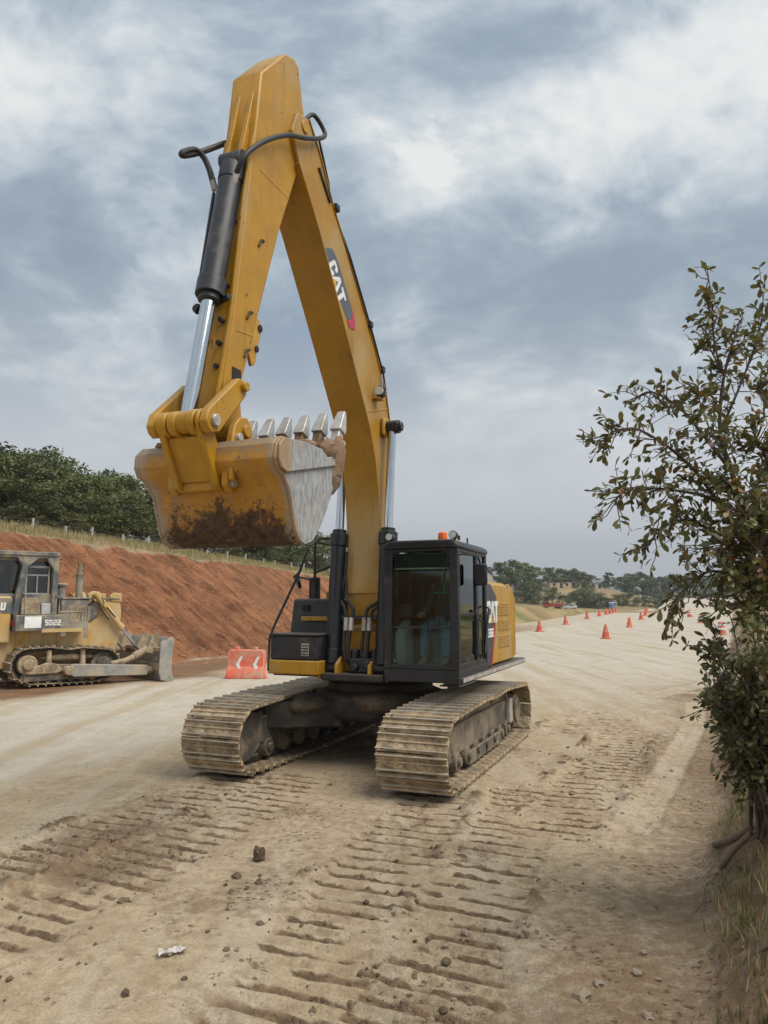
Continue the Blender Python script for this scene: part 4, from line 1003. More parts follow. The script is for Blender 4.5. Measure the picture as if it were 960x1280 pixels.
lump('mud_cake', (3.66, 0.55, 3.95), (.14, .2, .1), M['mud_smear'], BKT, 12)
lump('mud_cake', (4.80, -.35, 3.83), (.07, .15, .035), M['mud_smear'], BKT, 13)
MB().cyl((4.0, .972, 3.60), (4.28, .972, 2.90), .01, n=6).build('chain', M['steel'], BKT)
lip = MB().prism(low_([(3.50, 3.98), (3.40, 4.03), (3.33, 4.18), (3.38, 4.20), (3.54, 4.06)]), BW0, BW1).build('cutting_edge', M['steel'], BKT, .008)
for k in range(7):
    yy = BW0 + .07 + k * (BW1 - BW0 - .14) / 6
    d = Vector((-.34, 0, .94)); rot = Matrix.Rotation(math.atan2(-.34, .94), 3, 'Y')
    ad = MB()
    ad.prism(low_([(3.56, 3.98), (3.46, 4.32), (3.36, 4.30), (3.37, 4.02)]), yy - .05, yy + .05).build('tooth_adapter', M['mud_smear'] if k % 3 else M['steel'], BKT, .012)
    tv = []
    for (x, z, hw_, ht) in ((3.415, 4.29, .066, .075), (3.385, 4.34, .066, .07), (3.315, 4.50, .050, .035), (3.295, 4.55, .044, .022)):
        for sx_, sy_ in ((-1, -1), (1, -1), (1, 1), (-1, 1)): tv.append((x + sx_ * ht, yy + sy_ * hw_, z - .13 + sx_ * ht * .35))
    tfs = [(0, 3, 2, 1), (12, 13, 14, 15)]
    for i in range(3):
        for j in range(4): tfs.append((i*4+j, i*4+(j+1) % 4, (i+1)*4+(j+1) % 4, (i+1)*4+j))
    MB().add(tv, tfs).build('tooth', M['steel'], BKT, .008)
for yy in (-.235, .385):
    MB().prism([(4.56, 4.10), (4.68, 4.08), (4.78, 3.98), (4.84, 3.74), (4.88, 3.52), (4.88, 3.38), (4.80, 3.31), (4.72, 3.33), (4.58, 3.55), (4.46, 3.82), (4.46, 4.0)], yy - .04, yy + .04).build('bucket_ear', Y, BKT, .015)
    for x, z in ((4.72, 3.86), (4.76, 3.62), (4.80, 3.40)): MB().cyl((x, yy - .06, z), (x, yy + .075, z), .045, n=10).build('pin_head', M['steel'], BKT, .006)
MB().prism([(4.86, 3.66), (4.91, 3.62), (4.90, 3.42), (4.84, 3.40)], .44, .49).build('lock_plate', Y, BKT, .012)
# boom cylinders either side of the boom
for yy, off in ((.50, 0), (-.27, 0)):
    ram('boom_cylinder', (1.14, yy, 1.36), (.78, yy, 4.84), .545, .115, .062, EX, BK, .10, BK)
MB().cyl((.78, -.42, 4.84), (.78, .66, 4.84), .07, n=16).build('boom_pin', BK, EX, .01)
blk(((.66, .36, 4.70), (.9, .43, 4.98))).build('pin_boss', Y, EX, .03)
for yy in (-.40, -.14, .36, .63): MB().prism([(.82, 1.21), (1.32, 1.21), (1.30, 1.42), (1.14, 1.52), (1.0, 1.48), (.85, 1.36)], yy - .025, yy + .025).build('cylinder_bracket', Y, EX, .01)
# hoses and pipes at the foot of the boom
for a in ([(1.12, -.07, 2.01), (1.16, -.09, 1.73), (1.18, -.05, 1.5), (1.1, .04, 1.36)], [(1.12, .01, 2.01), (1.16, -.01, 1.73), (1.18, -.01, 1.5), (1.1, .1, 1.38)], [(1.12, .21, 2.0), (1.15, .19, 1.68), (1.12, .16, 1.5)], [(1.12, .29, 2.0), (1.15, .27, 1.68), (1.12, .26, 1.5)]):
    o = MB().tube(a, .026, 10, smooth=5).build('hydraulic_hose', M['rubber'], EX)
    MB().tube([(1.12, a[0][1], 2.06), (1.135, a[0][1] - .003, 1.88)], .034, 10).build('hose_crimp', M['steel'], o)
for a in ([(1.12, -.07, 2.05), (1.1, -.11, 2.2), (1.06, -.19, 2.34), (1.02, -.14, 2.66), (1.0, -.12, 3.0)], [(1.12, .02, 2.05), (1.1, .03, 2.18), (1.06, -.10, 2.34), (1.02, -.12, 2.5), (1.0, -.16, 2.8)], [(1.12, .24, 2.05), (1.1, .25, 2.18), (1.04, .40, 2.3), (1.0, .44, 2.5), (.98, .47, 2.8)], [(1.12, .32, 2.05), (1.1, .33, 2.16), (1.04, .45, 2.26), (1.0, .48, 2.4)]):
    MB().tube(a, .024, 10, smooth=4).build('hydraulic_pipe', M['rubber'], EX)
blk(((1.0, -.16, 2.03), (1.12, .40, 2.09))).build('hose_bracket', BK, EX, .01)
mf = MB().box((1.03, .02, 1.30), (1.22, .46, 1.50)).cyl((1.1, .06, 1.46), (1.1, .06, 1.62), .07).cyl((1.1, .22, 1.46), (1.1, .22, 1.60), .07).cyl((1.1, .38, 1.46), (1.1, .38, 1.62), .075)
mf.cyl((1.2, .12, 1.38), (1.28, .12, 1.38), .05).cyl((1.2, .30, 1.42), (1.28, .30, 1.42), .06).build('control_valve', BK, EX, .02)

# the operator, sitting in the cab
def skin_figure(name, joints, bones, parent, mat_, sub=2):
    me = bpy.data.meshes.new(name)
    names = list(joints)
    me.from_pydata([joints[k][0] for k in names], [(names.index(a), names.index(b)) for a, b in bones], [])
    me.materials.append(mat_)
    o = bpy.data.objects.new(name, me); col.objects.link(o)
    if parent: o.parent = parent
    o.modifiers.new('skin', 'SKIN').use_smooth_shade = True
    sv = me.skin_vertices[0].data
    for i, k in enumerate(names):
        r = joints[k][1]; sv[i].radius = r if hasattr(r, '__len__') else (r, r)
        sv[i].use_root = (i == 0)
    o.modifiers.new('sub', 'SUBSURF').levels = sub; o.modifiers['sub'].render_levels = sub
    return o
ew = EX.matrix_basis
OP = empty('person', ew @ Vector((.40, 1.18, 1.42)), RZ, 'operator in a dark green-trimmed shirt and blue jeans seated in the excavator cab', 'person')
J = {'pelvis': ((0, 0, .54), (.17, .13)), 'waist': ((-.03, 0, .72), (.15, .11)), 'chest': ((-.05, 0, .95), (.17, .12)), 'neck0': ((-.04, 0, 1.10), (.09, .08)), 'neck': ((-.02, 0, 1.17), .052), 'jaw': ((.015, 0, 1.235), (.068, .075)), 'head': ((.0, 0, 1.32), (.078, .095)), 'crown': ((-.01, 0, 1.39), (.055, .07))}
for sgn, k in ((1, 'r'), (-1, 'l')):
    J.update({'sh' + k: ((-.05, sgn * .19, 1.04), .065), 'el' + k: ((.02, sgn * .27, .78), .045), 'wr' + k: ((.24, sgn * .27, .70), .03), 'hip' + k: ((.05, sgn * .10, .52), .095), 'kn' + k: ((.46, sgn * .15, .52), .065), 'an' + k: ((.55, sgn * .15, .10), .042)})
B = [('pelvis', 'waist'), ('waist', 'chest'), ('chest', 'neck0'), ('neck0', 'neck'), ('neck', 'jaw'), ('jaw', 'head'), ('head', 'crown')]
for k in 'rl': B += [('neck0', 'sh' + k), ('sh' + k, 'el' + k), ('el' + k, 'wr' + k), ('pelvis', 'hip' + k), ('hip' + k, 'kn' + k), ('kn' + k, 'an' + k)]
for sgn, k in ((1, 'r'), (-1, 'l')):
    J['pa' + k] = ((.30, sgn * .27, .69), (.035, .018)); B.append(('wr' + k, 'pa' + k))
    for q in range(4):
        y_ = sgn * (.27 + (q - 1.5) * .019); ln = (.05, .06, .055, .042)[q]
        J[f'f{q}a' + k] = ((.345, y_, .69), .010); J[f'f{q}b' + k] = ((.345 + ln, y_, .665), .009); J[f'f{q}c' + k] = ((.335 + ln * .6, y_, .635), .008)
        B += [('pa' + k, f'f{q}a' + k), (f'f{q}a' + k, f'f{q}b' + k), (f'f{q}b' + k, f'f{q}c' + k)]
    J['ta' + k] = ((.30, sgn * .225, .68), .011); J['tb' + k] = ((.34, sgn * .215, .65), .009); B += [('pa' + k, 'ta' + k), ('ta' + k, 'tb' + k)]
skin_figure('body', J, B, OP, M['skin'])
JS = {k: (J[k][0], tuple(x + .018 for x in (J[k][1] if hasattr(J[k][1], '__len__') else (J[k][1],) * 2))) for k in ('chest', 'waist', 'pelvis', 'neck0', 'shr', 'shl', 'elr', 'ell', 'wrr', 'wrl')}
skin_figure('shirt', JS, [('chest', 'waist'), ('waist', 'pelvis'), ('chest', 'neck0'), ('neck0', 'shr'), ('neck0', 'shl'), ('shr', 'elr'), ('shl', 'ell'), ('elr', 'wrr'), ('ell', 'wrl')], OP, M['shirt'])
JT = {k: (J[k][0], tuple(x + .016 for x in (J[k][1] if hasattr(J[k][1], '__len__') else (J[k][1],) * 2))) for k in ('pelvis', 'hipr', 'hipl', 'knr', 'knl', 'anr', 'anl')}
skin_figure('jeans', JT, [('pelvis', 'hipr'), ('pelvis', 'hipl'), ('hipr', 'knr'), ('hipl', 'knl'), ('knr', 'anr'), ('knl', 'anl')], OP, M['jeans'])
for sgn in (1, -1): skin_figure('boot', {'a': ((.54, sgn * .15, .10), .055), 'b': ((.56, sgn * .15, .035), (.05, .04)), 'c': ((.68, sgn * .16, .03), (.045, .035)), 'd': ((.72, sgn * .16, .028), (.03, .025))}, [('a', 'b'), ('b', 'c'), ('c', 'd')], OP, M['boot'])
skin_figure('hair', {'a': ((-.035, 0, 1.35), (.078, .085)), 'b': ((-.025, 0, 1.405), (.075, .07)), 'c': ((.02, 0, 1.415), (.05, .04))}, [('a', 'b'), ('b', 'c')], OP, M['hair'])
MB().tube([(.075, -.16, .99), (.105, -.06, .985), (.11, 0, .985), (.105, .06, .985), (.075, .16, .99)], .012, 6).tube([(.10, 0, .985), (.075, 0, 1.14)], .012, 6).tube([(.05, -.05, 1.15), (.075, 0, 1.13), (.05, .05, 1.15)], .012, 6).build('shirt_trim', M['green'], OP)
fc = MB()
for sgn in (1, -1): fc.cyl((.07, sgn * .03, 1.315), (.087, sgn * .03, 1.315), .012, n=8)
fc.box((.06, -.025, 1.232), (.092, .025, 1.242)); fc.build('eyes_and_mouth', M['hair'], OP)
nm_ = MB().prism([(.07, 1.31), (.11, 1.265), (.08, 1.255)], -.014, .014); nm_.build('nose', M['skin'], OP, .004)
for sgn in (1, -1): MB().cyl((.0, sgn * .075, 1.30), (.0, sgn * .095, 1.30), .03, n=10).build('ear', M['skin'], OP, .006)

# ------------------------------------------------------------------ BULLDOZER  (x forward, y towards us, z up)
DYAW = R(43)
DX, DY = -8.85, 20.80
DZ = EXC_O[0] * 0 + gz(DX + .3, DY + .6)
DO = empty('bulldozer', (DX, DY, DZ + .01), 0, 'dusty grey and yellow crawler bulldozer with blade lowered beside the red cut', 'bulldozer')
# x -> (cos, sin), y(towards camera) would mirror the frame, so parts are written with y negated
DO.rotation_euler = (0, 0, DYAW)
class DB(MB):
    def build(s, *a, **k):
        s.v = [(x, -y, z) for x, y, z in s.v]; s.f = [tuple(reversed(f)) for f in s.f]
        return super().build(*a, **k)
def dblk(*bs):
    m = DB()
    for a, b in bs: m.box(a, b)
    return m
GR = M['dozer_grey']; YD = M['yellow_dusty']
dpath = arc(1.24, .55, .40, -75, 88, 9) + [(.6, 1.02), (.2, .98), (-.3, 1.06)] + arc(-.86, .62, .42, 92, 235, 9) + [(-.75, .12), (.9, .09)]
dp, dpitch = loop_points(dpath, .205)
ds = MB().prism([(-.1, 0), (.1, 0), (.1, .025), (-.06, .025), (-.065, .075), (-.085, .075), (-.1, .025)], -.27, .27).mesh('track_shoe', M['shoe'], 25)
for yc in (-.28, -2.1):
    m = DB()
    for (x, z, a) in dp:
        c = Vector((x - math.sin(a) * .05, 0, z + math.cos(a) * .05))
        m.box((c.x - .095, yc - .12, c.z - .045), (c.x + .095, yc + .12, c.z + .045), Matrix.Rotation(-a, 3, 'Y'))
    tk = m.build('track', M['dark_frame'], DO)
    for (x, z, a) in dp:
        o = bpy.data.objects.new('track_shoe', ds); col.objects.link(o); o.parent = tk
        nx, nz = math.sin(a), -math.cos(a)
        o.matrix_local = Matrix(((math.cos(a), 0, nx, x), (0, -1, 0, -yc), (math.sin(a), 0, nz, z), (0, 0, 0, 1)))
    tf = DB().prism([(-1.05, .22), (1.3, .22), (1.3, .42), (.9, .55), (-.1, .60), (-.9, .5)], yc - .16, yc + .19).build('track_frame', M['frame'], DO, .02)
    DB().cyl((-.86, yc - .1, .62), (-.86, yc + .24, .62), .26, n=20).cyl((-.86, yc + .24, .62), (-.86, yc + .34, .62), .15, n=16).build('final_drive', M['mud'], tf, .03)
    DB().cyl((1.24, yc - .08, .55), (1.24, yc + .08, .55), .34, n=24).cyl((1.24, yc - .1, .55), (1.24, yc + .16, .55), .2, n=20).build('idler', M['frame'], tf, .02)
    for x in (-.3, .62): DB().tube([(x, yc + .16, .5), (x, yc + .16, .72), (x, yc + .12, .98)], [.10, .07, .075], 10).build('carrier_bracket', M['mud'], tf, .01)
    for k in range(6): DB().cyl((-.6 + k * .3, yc - .2, .2), (-.6 + k * .3, yc + .2, .2), .09, n=10).build('track_roller', M['frame'], tf)
    dblk(((-.95, yc + .2, .18), (1.1, yc + .235, .36))).build('rock_guard', M['frame'], tf, .01)
    ap = DB().prism([(-.95, .48), (-.4, .66), (-.1, .62), (.05, .44), (-.1, .36), (-.9, .36)], yc + .19, yc + .3).build('drive_cover', M['mud'], tf, .03)
    # push arm with tilt strut
    pa = DB().prism([(.12, .48), (.30, .60), (2.44, .46), (2.48, .34), (2.44, .17), (.30, .25), (.12, .34)], yc + .27, yc + .43).build('push_arm', M['blade_grey'], DO, .02)
    DB().cyl((.16, yc + .2, .43), (.16, yc + .47, .43), .13, n=14).build('arm_pivot', M['mud'], pa, .02)
    DB().cyl((2.44, yc + .27, .31), (2.7, yc + .27, .31), .11, n=12).build('arm_ball', M['mud'], pa, .02)
    DB().tube([(1.35, yc + .33, .56), (1.85, yc + .32, .63), (2.05, yc + .31, .72)], [.06, .08, .09], 10).cyl((2.05, yc + .31, .72), (2.45, yc + .28, .90), .11, n=12).cyl((2.45, yc + .28, .90), (2.72, yc + .26, 1.0), .08, n=10).build('tilt_strut', M['mud'], pa, .015)
# body
DB().prism([(-1.5, .5), (1.72, .62), (1.75, .95), (1.84, 1.15), (1.88, 2.0), (1.84, 2.30), (.30, 2.36), (-.1, 1.62), (-1.5, 1.5)], -1.85, -.56).build('hull', YD, DO, .03)
hd = DB().prism([(.10, 1.72), (.95, 1.72), (1.15, 1.86), (1.25, 2.15), (1.30, 2.33), (.10, 2.40)], -1.87, -.53).build('hood', GR, DO, .03)
dblk(((.34, -.55, 1.76), (.93, -.522, 2.20))).build('side_door', M['mud'], hd, .015)
dblk(((.10, -1.9, 2.38), (1.80, -.50, 2.43))).build('hood_top', GR, hd, .015)
for yy in (-.62, -1.78):
    DB().prism([(.90, 2.28), (.86, 2.50), (.98, 2.62), (1.20, 2.60), (1.26, 2.45), (1.2, 2.2)], yy - .10, yy + .10).build('cylinder_yoke', YD, DO, .03)
    DB().prism([(1.55, 2.32), (1.50, 2.48), (1.62, 2.58), (1.86, 2.56), (1.87, 2.3)], yy - .02, yy + .09).build('nose_guard', YD, DO, .02)
    a = Vector((1.02, yy + .17, 2.56)); b = Vector((2.38, yy + .26, .86)); d = (b - a).normalized(); c = a + (b - a) * .60
    L = DB().cyl(a, c, .085, n=14).cyl(c - d * .12, c, .105, n=14).cyl(a + d * .45 - Vector((0, .13, 0)), a + d * .45 + Vector((0, .13, 0)), .07, n=10)
    L.tube([a + d * .1 + Vector((-.1, 0, -.08)), a + d * .8 + Vector((-.1, 0, -.08)), a + d * .85], .025, 8)
    lc = L.build('lift_cylinder', YD, DO, .008)
    DB().cyl(c, b, .042, n=12).build('rod', M['chrome'], lc)
DB().cyl((.70, -.85, 2.4), (.70, -.85, 3.12), .10, n=16).build('exhaust_stack', GR, DO, .01)
DB().cyl((.70, -.85, 3.12), (.70, -.85, 3.42), .065, n=14).build('exhaust_pipe', M['frame'], DO)
DB().cyl((.10, -.66, 2.40), (.10, -.66, 2.74), .13, n=16).revolve([(.13, 0), (.2, .02), (.2, .07), (.12, .1)], (.10, -.66, 2.74), 16).build('air_cleaner', GR, DO, .01)
# fender with plates and number
fd = DB().prism([(-1.22, 1.52), (-1.22, 1.95), (.18, 1.95), (.18, 1.78), (.72, 1.76), (.72, 1.52)], -.62, -.08).build('fender', GR, DO, .015)
dblk(((-.55, -.085, 1.475), (.55, -.068, 1.575))).build('yellow_strip', YD, fd)
dblk(((-.57, -.079, 1.60), (-1.0, -.072, 1.91)),).build('white_plate', M['white'], fd)
letters('SD22', (-.47, 1.66), (1, 0), (0, 1), .155, .0725, .079, 0, .06).build('lettering', M['white_print'], fd)
dblk(((-1.225, -.5, 1.66), (-1.25, -.3, 1.80))).build('tail_lamp', M['redlamp'], fd)
for k in range(4): dblk(((-1.05 + k * .36, -.555, 1.08), (-1.02 + k * .36, -.53, 1.46))).build('hull_rib', YD, DO)
DB().prism([(-1.02, 1.955), (-1.02, 2.35), (-.92, 2.42), (-.62, 2.42), (-.55, 2.3), (-.5, 1.955)], -.60, -.36).build('fuel_cap_cover', M['mud'], DO, .02)
dblk(((-.48, -.6, 1.955), (-.22, -.40, 2.26))).build('battery_box', M['sidewhite'], DO, .02)
DB().tube([(-.1, -.1, 1.96), (-.1, -.1, 2.02), (.5, -.1, 2.02), (.5, -.1, 1.8)], .025, 8).build('step_rail', GR, DO)
for k in range(7): dblk(((.36 + k * .078, -.521, 1.82), (.385 + k * .078, -.512, 2.14))).build('louvre', GR, hd, .003)
for x, z in ((.14, 1.80), (.14, 2.26), (.98, 2.26), (1.05, 1.95)): DB().cyl((x, -.53, z), (x, -.512, z), .022, n=8).build('bolt', M['steel'], hd)
DB().tube([(-1.0, -.12, 1.95), (-1.0, -.12, 2.5), (-.98, -.5, 2.56)], .022, 8).tube([(-.1, -.12, 1.95), (-.1, -.12, 2.42), (-.12, -.5, 2.5)], .022, 8).build('grab_rail', GR, DO)
DB().tube([(.95, -.52, 2.30), (1.15, -.40, 2.46), (1.30, -.36, 2.20), (1.60, -.34, 1.86)], .026, 8, smooth=4).build('hydraulic_hose', M['rubber'], DO)
DB().tube([(.85, -.54, 2.20), (1.05, -.42, 2.30), (1.22, -.38, 2.05), (1.42, -.36, 1.80)], .022, 8, smooth=4).build('hydraulic_hose', M['rubber'], DO)
for k in range(6): DB().cyl((-1.1 + k * .33, -.555, .98), (-1.1 + k * .33, -.53, .98), .03, n=8).build('bolt', M['mud'], DO)
dblk(((.60, -.10, 1.30), (.72, -.07, 1.52)), ((-.05, -.10, 1.36), (.10, -.07, 1.52))).build('step', GR, DO, .01)
lump('caked_mud', (.25, .30, .78), (.75, .10, .10), M['mud'], DO, 41); lump('caked_mud', (.6, .28, .36), (.5, .09, .07), M['mud'], DO, 43)
# rear tank, cab and roll bar
rt = dblk(((-2.35, -1.9, 1.2), (-1.26, -.35, 2.45))).build('rear_tank', YD, DO, .05)
DB().prism([(-2.36, 2.0), (-1.25, 2.0), (-1.25, 2.40), (-2.36, 2.40)], -.352, -.34).build('tank_band', GR, rt)
letters('U', (-1.55, 2.08), (1, 0), (0, 1), .2, .338, .345, .1).build('lettering', M['white_print'], rt)
cb = DB()
for x0, x1 in ((-1.95, -1.85), (-.98, -.9), (-.2, -.12)): cb.box((x0, -.60, 1.95), (x1, -.52, 3.55)); cb.box((x0, -1.85, 1.95), (x1, -1.77, 3.55))
cb.box((-1.95, -1.85, 1.95), (-.12, -.52, 2.52)); cb.box((-1.95, -1.85, 3.42), (-.12, -.52, 3.56))
cb.box((-.95, -.60, 1.95), (-.16, -.545, 2.50))
DC = cb.build('cab', GR, DO, .015)
dblk(((-.89, -.575, 2.53), (-.21, -.565, 3.41))).build('side_window', M['glass_dark'], DC)
wf_ = dblk(((-.90, -.555, 2.50), (-.85, -.535, 3.30)), ((-.30, -.555, 2.50), (-.25, -.535, 3.30)), ((-.85, -.555, 2.50), (-.30, -.535, 2.55)), ((-.85, -.555, 3.24), (-.30, -.535, 3.30)), ((-.60, -.555, 2.55), (-.57, -.538, 3.05)), ((-.85, -.555, 3.02), (-.30, -.538, 3.06))).build('window_frame', M['blade_grey'], DC)
dblk(((-1.84, -.575, 2.53), (-1.0, -.565, 3.41))).build('rear_side_window', M['glass_dark'], DC)
dblk(((-.155, -1.76, 2.53), (-.145, -.61, 3.41))).build('front_window', M['glass_dark'], DC)
dblk(((-1.935, -1.76, 2.53), (-1.925, -.61, 3.41))).build('rear_window', M['glass_dark'], DC)
dblk(((-1.3, -1.5, 2.4), (-.75, -.95, 2.62)), ((-1.45, -1.5, 2.4), (-1.3, -.95, 3.1))).build('seat', M['charcoal'], DC, .05)
rp = MB()
rb = dblk(((-2.0, -2.05, 3.56), (-.06, -.33, 3.68)))
rb.box((-.22, -.50, 1.95), (-.07, -.36, 3.57)); rb.box((-.22, -2.02, 1.95), (-.07, -1.88, 3.57))
for y0, y1 in ((-.50, -.36), (-2.02, -1.88)):
    rb.prism([(-1.26, 1.95), (-1.08, 1.95), (-.90, 3.2), (-.86, 3.57), (-1.05, 3.57), (-1.06, 3.2)], y0, y1)
    rb.prism([(-.86, 3.57), (-.90, 3.26), (-.62, 3.50), (-.42, 3.50), (-.222, 3.22), (-.222, 3.57)], y0, y1)
    rb.prism([(-2.0, 3.57), (-1.05, 3.57), (-1.06, 3.3), (-1.18, 3.50), (-2.0, 3.50)], y0, y1)
rb.build('roll_bar', GR, DO, .02)
# blade
bprof = [(2.98, .02), (2.90, .30), (2.90, .70), (2.98, 1.10), (3.10, 1.32), (3.16, 1.30), (3.04, 1.06), (2.98, .70), (2.98, .32), (3.06, .06)]
bprof = [(x - .2, z - .04) for x, z in bprof]
BL = DB().prism(bprof, -3.05, .62).build('blade', M['blade_grey'], DO, .01)
dblk(((2.60, -3.0, .30), (2.72, .55, .52)), ((2.60, -3.0, .85), (2.73, .55, .98))).build('blade_rib', M['mud'], BL, .02)
DB().prism([(2.60, .05), (2.54, .28), (2.58, 1.14), (2.78, 1.20), (2.92, 1.28), (3.02, 1.22), (2.96, .9), (2.94, .3), (3.04, .03), (2.9, -.03)], .60, .66).build('end_plate', M['blade_grey'], BL, .012)
DB().prism([(2.60, .05), (2.54, .28), (2.58, 1.14), (2.78, 1.20), (2.92, 1.28), (3.02, 1.22), (2.94, .3), (3.04, .03), (2.9, -.03)], -3.09, -3.03).build('end_plate', M['blade_grey'], BL, .012)
for yy in (.10, -.62, -1.8, -2.5): DB().prism([(2.35, .85), (2.72, .72), (2.80, 1.34), (2.66, 1.40)], yy - .03, yy + .03).build('strut_lug', M['mud'], BL, .015)
dblk(((2.83, -3.05, -.02), (2.92, .64, .12))).build('cutting_edge', M['steel'], BL, .008)

# ------------------------------------------------------------------ barrier, cones, barrels
def at(px, py, d):
    """point d metres ahead of the camera's position along the photo's sight line (photo pixels)"""
    a = (px - 480) / FPX; b = (640 - py) / FPX
    ry, rz_ = math.cos(PITCH) - b * math.sin(PITCH), math.sin(PITCH) + b * math.cos(PITCH)
    return (a / ry * d, d, CAM_H + rz_ / ry * d)
bx, by = -4.22, 23.3
BR = empty('plastic_barrier', (bx, by, gz(bx, by)), R(-8), 'faded orange water-filled barrier with white chevrons at the foot of the cut', 'barrier')
b1 = MB()
b1.prism([(-.66, 0), (-.30, 0), (-.25, .07), (.22, .07), (.28, 0), (.66, 0), (.60, .24), (.50, .36), (.50, .78), (.54, .86), (-.54, .86), (-.50, .78), (-.50, .36), (-.60, .24)], -.12, .12)
b1.prism([(-.26, 0), (-.24, .22), (-.13, .36), (-.11, .82), (.11, .82), (.13, .36), (.24, .22), (.26, 0)], -.58, .58, 'x')
b1.build('body', M['pink_plastic'], BR, .03, 3)
for x in (-.30, .28): MB().cyl((x, 0, .86), (x, 0, .94), .07, n=14).build('filler_cap', M['pink_plastic'], BR, .01)
for x in (-.18, .36):
    MB().add([(x + .10, -.135, .66), (x + .02, -.135, .66), (x - .12, -.15, .42), (x - .02, -.195, .22), (x + .09, -.195, .22), (x - .02, -.15, .42), (x + .10, -.125, .66), (x + .02, -.125, .66), (x - .12, -.13, .42), (x - .02, -.16, .22), (x + .09, -.16, .22), (x - .02, -.13, .42)],
             [(0, 1, 2, 5), (5, 2, 3, 4), (0, 6, 7, 1), (1, 7, 8, 2), (2, 8, 9, 3), (3, 9, 10, 4), (4, 10, 11, 5), (5, 11, 6, 0)]).build('chevron', M['white_print'], BR)
# the narrow far sides of the barrier cheeks keep the slope of its skirt
cone0 = empty('traffic_cone', (0, 0, 0))
MB().prism([(-.30, -.30), (.30, -.30), (.30, .30), (-.30, .30)], 0, .07, 'z').revolve([(.27, .07), (.24, .12), (.21, .30), (.12, .72), (.10, .84), (.06, .87)], n=18).build('body', M['orange_plastic'], cone0, .012)
MB().revolve([(.186, .42), (.187, .425), (.150, .59), (.149, .595)], n=18).build('reflective_band', M['pink_plastic'], cone0)
MB().revolve([(.05, .86), (.055, .89), (.05, .94)], n=10).build('handle', M['orange_plastic'], cone0)
cones = [(50.1, -7.6, 'tall orange traffic cone nearest the excavator, in the middle of the pale road'), (69.7, -8.5, 'second orange traffic cone of the middle row, counted from the excavator'), (89.5, -9.6, 'third orange traffic cone of the middle row on the pale road'), (104, -10.6, None), (116, -11.6, None),
         (59, -14.0, 'orange traffic cone on the left road edge just right of the excavator counterweight'), (74.2, -15.0, 'second orange traffic cone on the left road edge, counted from the excavator'), (90.6, -15.8, 'third orange traffic cone on the left road edge, counted from the excavator'), (101, -16.0, None), (108, -16.2, None), (113, -16.4, None), (117, -16.5, None), (120, -16.6, None), (53, -16.9, None)]
first = True
for s_, w_, lab in cones:
    o = cone0 if first else copy_tree(cone0); first = False
    x, y = sw(s_, w_); o.location = (x, y, gz(x, y) - .01); o.rotation_euler = (random.uniform(-.035, .035), random.uniform(-.035, .035), random.uniform(0, 6))
    tag(o, lab or 'small far orange traffic cone among the rows leading over the crest of the road', 'traffic cone', 'orange traffic cones along the dirt road')
bar0 = empty('traffic_barrel', (0, 0, 0))
MB().revolve([(.36, 0), (.36, .07), (.30, .08), (.29, .28), (.27, .30), (.26, .56), (.24, .58), (.23, .80), (.20, .84), (.18, .9)], n=22).build('body', M['orange_plastic'], bar0, .008)
MB().revolve([(.284, .36), (.286, .37), (.276, .50), (.274, .51)], n=22).build('reflective_band', M['white_print'], bar0)
MB().revolve([(.254, .64), (.256, .65), (.246, .76), (.244, .77)], n=22).build('reflective_band', M['white_print'], bar0)
first = True
for s_, w_, lab in ((58.6, -.9, 'orange striped traffic barrel nearest the leaning tree at the right road edge'), (82.7, -3.1, 'second orange striped traffic barrel at the right road edge'), (100, -5.0, 'third and smallest clear orange barrel at the right road edge'), (112, -6.3, 'farthest orange barrel at the right road edge, on the crest')):
    o = bar0 if first else copy_tree(bar0); first = False
    x, y = sw(s_, w_); o.location = (x, y, gz(x, y))
    tag(o, lab, 'traffic barrel', 'orange barrels on the right road edge')

# ------------------------------------------------------------------ fence on top of the cut
FN = empty('fence', (*sw(27, -33), gz(*sw(27, -33))), 0, 'wire fence on short pale posts running along the grassy top of the red cut', 'fence')
fo = Vector(FN.location)
prev = None; wires = MB()
for k in range(-6, 26):
    s_ = 27.3 + 2.1 * k; x, y = sw(s_, -33 + .25 * random.uniform(-1, 1)); z = gz(x, y); h = random.uniform(.42, .58)
    a = Vector((x, y, z - .15)) - fo; b = Vector((x + random.uniform(-.04, .04), y, z + h)) - fo
    MB().tube([a, b], [.075, .065], 8).build('post', M['wood'], FN)
    if prev is not None:
        for q in (.5, .9):
            wires.tube([prev[0].lerp(prev[1], q), a.lerp(b, q)], .004, 4, cap=False)
    prev = (a, b)
wires.build('wire', M['steel'], FN)

